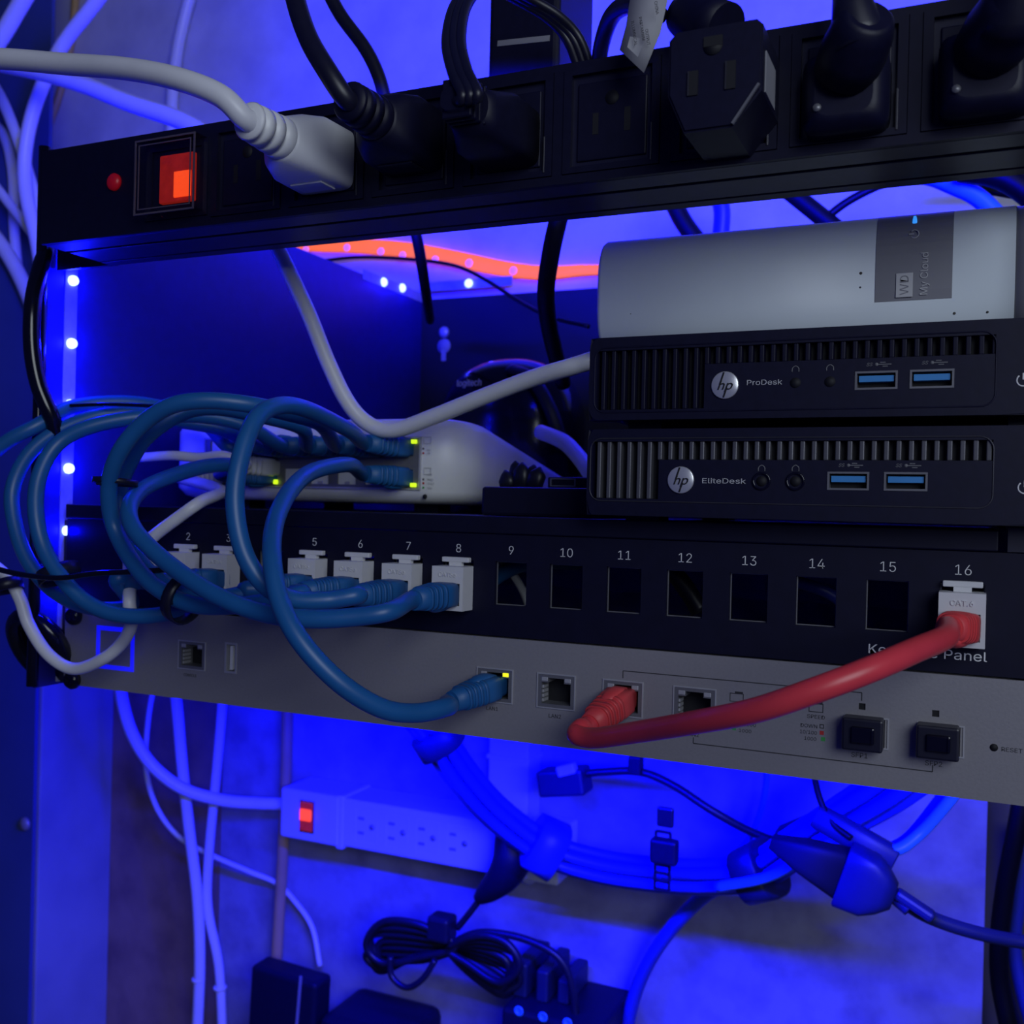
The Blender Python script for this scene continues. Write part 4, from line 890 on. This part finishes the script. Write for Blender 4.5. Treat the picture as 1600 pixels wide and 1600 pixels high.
cord('thin white wire curling under the other white cables to the black adapter', [(245, 1050, 735), (232, 1120, 738), (228, 1200, 745), (245, 1262, 755), (280, 1308, 765), (330, 1336, 775), (390, 1362, 782), (432, 1380, 790), (462, 1410, 790), (488, 1450, 790), (500, 1510, 785)], 2.5, 'white_cord', name='loose_wire')
tb = P(450, 1050, 782); tb2 = P(430, 1700, 782)
tag(MB().tube([P(450, 1050, 785), P(447, 1200, 785), P(441, 1350, 785), P(432, 1500, 785), P(424, 1660, 785)], 5.2, 14).build('wall_conduit', 'tan_pipe'), 'tan vertical conduit on the wall behind the white power strip end', 'conduit')
# cable ties on the hanging white cables
for px, py, Y, lb in ((310, 1530, 755, 'narrow tie ring around the left hanging white cable'), (344, 1543, 766, 'narrow tie ring around the right hanging white cable')):
    c = P(px, py, Y); tag(MB().lathe(c + Vector((0, 0, -1.5)), (0, 0, 1), [(0, 5.6), (.4, 6.2), (2.6, 6.2), (3, 5.6)], 18).build('cable_clip', 'white_cord'), lb, 'cable tie')
# white box on the wall behind the bundle
a = P(778, 1160, 790); b = P(836, 1290, 790)
t = thing('wall_box', 'upright white box on the wall behind the blue cable bundle', 'box', ((a.x + b.x) / 2, 785, b.z))
MB().box(a.x, b.x, 772, WALL, b.z, a.z + 60, 1.5).build('body', 'strip_white', t)
zc2 = P(800, 1187, 772).z; MB().box(a.x - 1.5, b.x + 1.5, 770.5, WALL, zc2 - 1.5, zc2 + 2.5, .8).build('lip', 'strip_white', t)
MB().box(a.x + 12, b.x + 14, 784, WALL, b.z - 32, b.z, 2).lathe((b.x - 2, 784, b.z - 38), (0, -1, 0), [(0, 9), (2, 9), (3, 7)], 18).build('bracket', 'strip_white', t)

# ------------------------------------------------------------------ blue bundle below the gateway
core = [(655, 1120, 640), (690, 1165, 650), (725, 1215, 665), (775, 1270, 690), (850, 1325, 715), (930, 1352, 725), (1020, 1366, 728), (1110, 1370, 725), (1185, 1360, 715), (1250, 1318, 700), (1320, 1275, 690), (1385, 1235, 680), (1430, 1200, 675)]
csp = spline([P(*q) for q in core], 6)
def offs(pts, ang, dist):
    fr_ = frames(pts, 1.0, 12); k_ = len(pts)
    return [p + ((r_[0] - p) * math.cos(ang) + (r_[3] - p) * math.sin(ang)) * dist(i_ / (k_ - 1)) for i_, (p, r_) in enumerate(zip(pts, fr_))]
for i in range(7):
    pts = csp if i == 0 else offs(csp, 2 * PI * i / 6 + .3, lambda q: 8.9 + 3.0 * max(0, q - .78) / .22)
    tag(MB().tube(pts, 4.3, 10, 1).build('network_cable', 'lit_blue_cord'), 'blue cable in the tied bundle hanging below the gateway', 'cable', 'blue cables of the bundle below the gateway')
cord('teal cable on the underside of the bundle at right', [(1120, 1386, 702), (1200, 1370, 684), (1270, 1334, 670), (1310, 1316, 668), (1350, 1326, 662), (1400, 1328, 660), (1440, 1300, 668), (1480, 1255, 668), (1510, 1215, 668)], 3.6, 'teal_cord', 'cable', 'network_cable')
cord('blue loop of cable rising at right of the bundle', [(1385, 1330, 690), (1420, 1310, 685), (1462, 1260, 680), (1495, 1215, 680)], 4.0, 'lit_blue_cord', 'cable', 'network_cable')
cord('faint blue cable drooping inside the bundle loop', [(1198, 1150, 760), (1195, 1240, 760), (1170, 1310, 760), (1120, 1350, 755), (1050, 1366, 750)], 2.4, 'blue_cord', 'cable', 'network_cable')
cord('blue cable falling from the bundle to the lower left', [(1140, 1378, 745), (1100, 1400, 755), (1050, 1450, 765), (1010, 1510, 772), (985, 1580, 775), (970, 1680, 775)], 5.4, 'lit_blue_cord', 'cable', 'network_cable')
def wrap(label, px, py, Y, ax, r, wd, m='lit_blue_cord'):
    c = P(px, py, Y); A = Vector(ax).normalized()
    return tag(MB().loft(c - A * wd / 2, A, (0, -1, 0.2), [(0, r * .9, r * .9, 3), (1, r, r, 3), (wd - 1, r * 1.08, r, 3), (wd, r, r * .9, 3)], 20).build('cable_wrap', m), label, 'cable wrap', 'wraps on the blue bundle')
wrap('dark blue wrap at the top of the bundle, under the gateway', 685, 1152, 646, (P(725, 1215, 665) - P(655, 1120, 640)), 17, 18, 'blue_plug')
wrap('blue wrap on the bundle just above the black plug', 852, 1322, 715, (P(930, 1352, 725) - P(775, 1270, 690)), 20, 24, 'lit_blue_cord')
wrap('dark wrap at the lowest right bend of the bundle', 1185, 1362, 715, (P(1250, 1318, 700) - P(1110, 1370, 725)), 19, 22, 'blue_plug')
wrap('dark blue wrap crossing the bundle above the blue plug', 1335, 1308, 662, (P(1385, 1335, 662) - P(1290, 1280, 662)), 8, 52, 'blue_plug')
# strap hanging over the bundle
c0 = P(1040, 1270, 700)
t = thing('hanging_strap', 'black ladder strap with a buckle hanging over the blue bundle', 'strap', P(1038, 1390, 700))
s_l, s_r = [], []
for px, py, Y in ((1040, 1266, 708), (1042, 1300, 700), (1040, 1330, 696), (1037, 1360, 698), (1034, 1392, 705)):
    p = P(px, py, Y); s_l.append(p + Vector((-5, 0, 0))); s_r.append(p + Vector((5, 0, 0)))
MB().box(c0.x - 6, c0.x + 6, 698, 702, c0.z - 10, c0.z + 4, 1.5).build('tab', 'black_rubber', t)
p1 = P(1041, 1327, 692); MB().box(p1.x - 10, p1.x + 9, 684, 694, p1.z - 9, p1.z + 8, 2).build('buckle', 'black_plastic', t)
b_ = MB(); q0, q1 = P(1037, 1300, 696), P(1034, 1390, 696)
b_.box(q1.x - 6, q1.x - 4.4, 695, 697, q1.z, q0.z).box(q1.x + 4.4, q1.x + 6, 695, 697, q1.z, q0.z)
for q in range(8): zz = q1.z + (q0.z - q1.z) * q / 7; b_.box(q1.x - 5, q1.x + 5, 695, 697, zz - .8, zz + .8)
b_.build('ladder_band', 'black_rubber', t)
# black connector and cord right of the wall box
a = P(850, 1235, 740)
t = thing('power_lead', 'black lead with square connector lying along the wall below the gateway', 'cord', a)
p = P(882, 1218, 735); MB().box(p.x - 19, p.x + 19, 724, 746, p.z - 11, p.z + 9, 2.5, rot=Matrix.Rotation(math.radians(-10), 3, 'Y'), piv=tuple(p)).build('connector', 'blue_plug', t)
MB().box(p.x + 1, p.x + 16, 722, 730, p.z + 4, p.z + 12, 1.5, rot=Matrix.Rotation(math.radians(-20), 3, 'Y'), piv=tuple(p)).build('latch', 'strip_white', t)
MB().tube([P(905, 1210, 735), P(945, 1206, 735), P(1000, 1206, 735), (P(1050, 1226, 735)), P(1110, 1265, 735), P(1170, 1298, 745), P(1225, 1318, 752), P(1245, 1312, 754)], 3.0, 12).build('cord', 'black_rubber', t)
p = P(1246, 1306, 754); MB().box(p.x - 12, p.x + 14, 745, 763, p.z - 12, p.z + 10, 2, rot=Matrix.Rotation(math.radians(-30), 3, 'Y'), piv=tuple(p)).build('end_plug', 'black_plastic', t)
p = P(995, 1192, 735); MB().box(p.x - 5, p.x + 5, 728, 738, p.z - 8, p.z + 6, 1.5).build('clip', 'black_plastic', t)
cord('thin black wire dropping from the gateway across the bundle', [(1268, 1190, 660), (1280, 1245, 660), (1300, 1285, 656), (1330, 1310, 652)], 2.0, name='loose_wire')
# black plug in the wall strip and its coiled lead
t = thing('power_lead', 'black plug hanging from the wall power strip with a bunched lead', 'cord', P(790, 1400, 735))
pl = [P(806, 1312, 728), P(800, 1345, 722), P(785, 1372, 722), P(765, 1392, 726), P(750, 1404, 730)]
MB().rings(frames(spline(pl, 6), lambda q: 17 - 11 * q ** 1.6, 20, .8)).build('plug', 'black_plastic', t)
b_ = MB(); b_.tube([P(752, 1402, 730), P(735, 1425, 732), P(715, 1450, 735)], 2.6, 10)
cc = P(690, 1475, 735)
for q in range(7):
    f_ = (q - 3) / 3
    lft = [P(712, 1478 + q, 730 + q * 2), P(660, 1462 - 16 + q * 9, 722 + q * 4), P(600 - (q % 3) * 8, 1440 + q * 10, 722 + q * 4), P(572 + (q % 4) * 6, 1475 + q * 5, 726 + q * 3), P(600, 1505 + q * 2, 730 + q * 2), P(660, 1495 - q, 730 + q * 2)]
    b_.tube(lft, 3.0, 8, 6, closed=True)
    rgt = [P(700, 1482, 730 + q * 2), P(745, 1462 + q * 6, 722 + q * 4), P(790 + (q % 3) * 8, 1472 + q * 9, 722 + q * 4), P(812 - (q % 4) * 6, 1510 + q * 6, 724 + q * 4), P(780, 1535 + q * 3, 728 + q * 2), P(730, 1505 + q * 2, 730 + q * 2)]
    b_.tube(rgt, 3.0, 8, 6, closed=True)
b_.tube([P(610, 1495, 722), P(612, 1525, 722), P(635, 1543, 722), P(660, 1530, 722), P(680, 1500, 724)], 2.6, 8)
b_.tube([P(700, 1478, 728), P(745, 1458, 728), P(800, 1462, 730), P(850, 1480, 732), P(880, 1505, 734), P(895, 1545, 736), P(900, 1590, 738)], 3.0, 10)
b_.build('bunched_lead', 'black_rubber', t)
p = P(688, 1445, 728); MB().box(p.x - 9, p.x + 11, 720, 738, p.z - 12, p.z + 8, 3).build('wire_tie', 'black_rubber', t)
# items at the bottom edge
a = P(397, 1505, 740); b = P(500, 1505, 740)
t = thing('power_adapter', 'black power adapter standing at the bottom below the white power strip', 'adapter', ((a.x + b.x) / 2, 755, a.z - 160))
MB().box(a.x, b.x, 735, 760, a.z - 160, a.z - 1, 4, 3, rot=Matrix.Rotation(math.radians(2.2), 3, 'Y'), piv=((a.x + b.x) / 2, 760, a.z)).build('body', 'black_plastic', t)
p = P(468, 1530, 733); MB().box(p.x - 1.2, p.x + 1.2, 734.2, 735.2, p.z - 60, p.z + 2, rot=Matrix.Rotation(math.radians(4), 3, 'Y'), piv=tuple(p)).build('edge_line', 'grey_label', t)
p0 = P(500, 1592, 730); t = thing('power_adapter', 'rounded black adapter top peeking in at the bottom edge', 'adapter', p0)
MB().box(p0.x, P(640, 1590, 730).x, 725, 792, p0.z - 120, p0.z + 5, 9, 3).build('body', 'black_plastic', t)
a = P(785, 1572, 722); b = P(942, 1572, 722)
t = thing('power_block', 'dark block with small blue lights at the bottom under the bunched lead', 'power strip', ((a.x + b.x) / 2, 750, a.z - 130))
MB().box(a.x, b.x, 720, 795, a.z - 130, a.z, 3).build('body', 'black_plastic', t)
p = P(845, 1520, 745); MB().box(p.x - 22, p.x - 10, 740, 790, a.z, p.z + 6, 2).box(p.x - 2, p.x + 8, 740, 790, a.z, p.z + 4, 2).box(p.x + 14, p.x + 24, 745, 790, a.z, p.z - 2, 2).build('plug_row', 'blue_plug', t)
p = P(825, 1588, 719.5)
for q in range(3): MB().lathe((p.x + q * 20 - 8, 720.2, p.z + 2), (0, -1, 0), [(0, 4), (.6, 4), (.8, 2.4), (.3, 2.2), (.3, 0)], 14).build('port', 'teal_cord', t)
# blue plug on the right
t = thing('power_lead', 'dark blue plug with black end and cord running to the right edge', 'cord', P(1350, 1400, 645))
ax = (P(1390, 1375, 645) - P(1300, 1335, 645)).normalized(); p = P(1352, 1380, 645)
perp = Vector((0, -1, 0)).cross(ax)
MB().loft(p - ax * 14, ax, (0, -1, 0), [(0, 18, 11, 6), (1, 19, 12, 6), (16, 18, 12, 6), (24, 14, 10, 4), (31, 8, 7, 3)], 28).build('plug', 'blue_plug', t)
MB().loft(p - ax * 58, ax, (0, -1, 0), [(0, 4, 6, 4), (20, 10, 9, 5), (44, 15, 10, 6)], 24).build('socket_end', 'black_inner', t)
MB().box(p.x + 16, p.x + 40, 640, 650, p.z + 3, p.z + 9, 2, rot=Matrix.Rotation(math.radians(28), 3, 'Y'), piv=tuple(p)).build('side_clip', 'blue_plug', t)
MB().tube([p + ax * 26 - Vector((0, 0, 4)), P(1400, 1402, 648), P(1450, 1432, 655), P(1520, 1456, 665), P(1600, 1472, 680), P(1680, 1480, 690)], 4.2, 12).build('cord', 'blue_plug', t)
# cords beyond the wall edge at right
cord('black cord hanging down the dark gap at the right edge', [(1600, 1230, 800), (1588, 1300, 800), (1572, 1380, 805), (1562, 1460, 810), (1562, 1530, 815), (1575, 1600, 815), (1590, 1680, 815)], 6.5)
cord('blue cable deep in the gap at the right edge', [(1600, 1290, 835), (1592, 1400, 838), (1585, 1480, 840), (1600, 1560, 840), (1625, 1640, 840)], 5.0, 'lit_blue_cord', 'cable', 'network_cable')
# cables inside the rack seen through the empty panel openings
cord('dim blue cable just inside panel opening 9, behind the grey one', [(740, 930, 440), (790, 893, 440), (840, 878, 445), (900, 880, 470)], 3.6, 'blue_cord', 'cable', 'network_cable')
cord('grey cable glimpsed through panel opening 9', [(780, 870, 450), (800, 895, 448), (822, 935, 446), (835, 990, 446)], 2.0, 'white_cord', 'cable', 'network_cable')
cord('black cable glimpsed through panel opening 12', [(1040, 880, 440), (1065, 910, 440), (1095, 955, 440)], 4.0, 'black_rubber', 'cable', 'network_cable')
cord('blue cable glimpsed through panel opening 14', [(1230, 905, 440), (1270, 917, 438), (1300, 930, 440), (1340, 960, 445)], 2.6, 'lit_blue_cord', 'cable', 'network_cable')

# custom helper property is no longer needed
for o in bpy.data.objects:
    if '_o' in o: del o['_o']
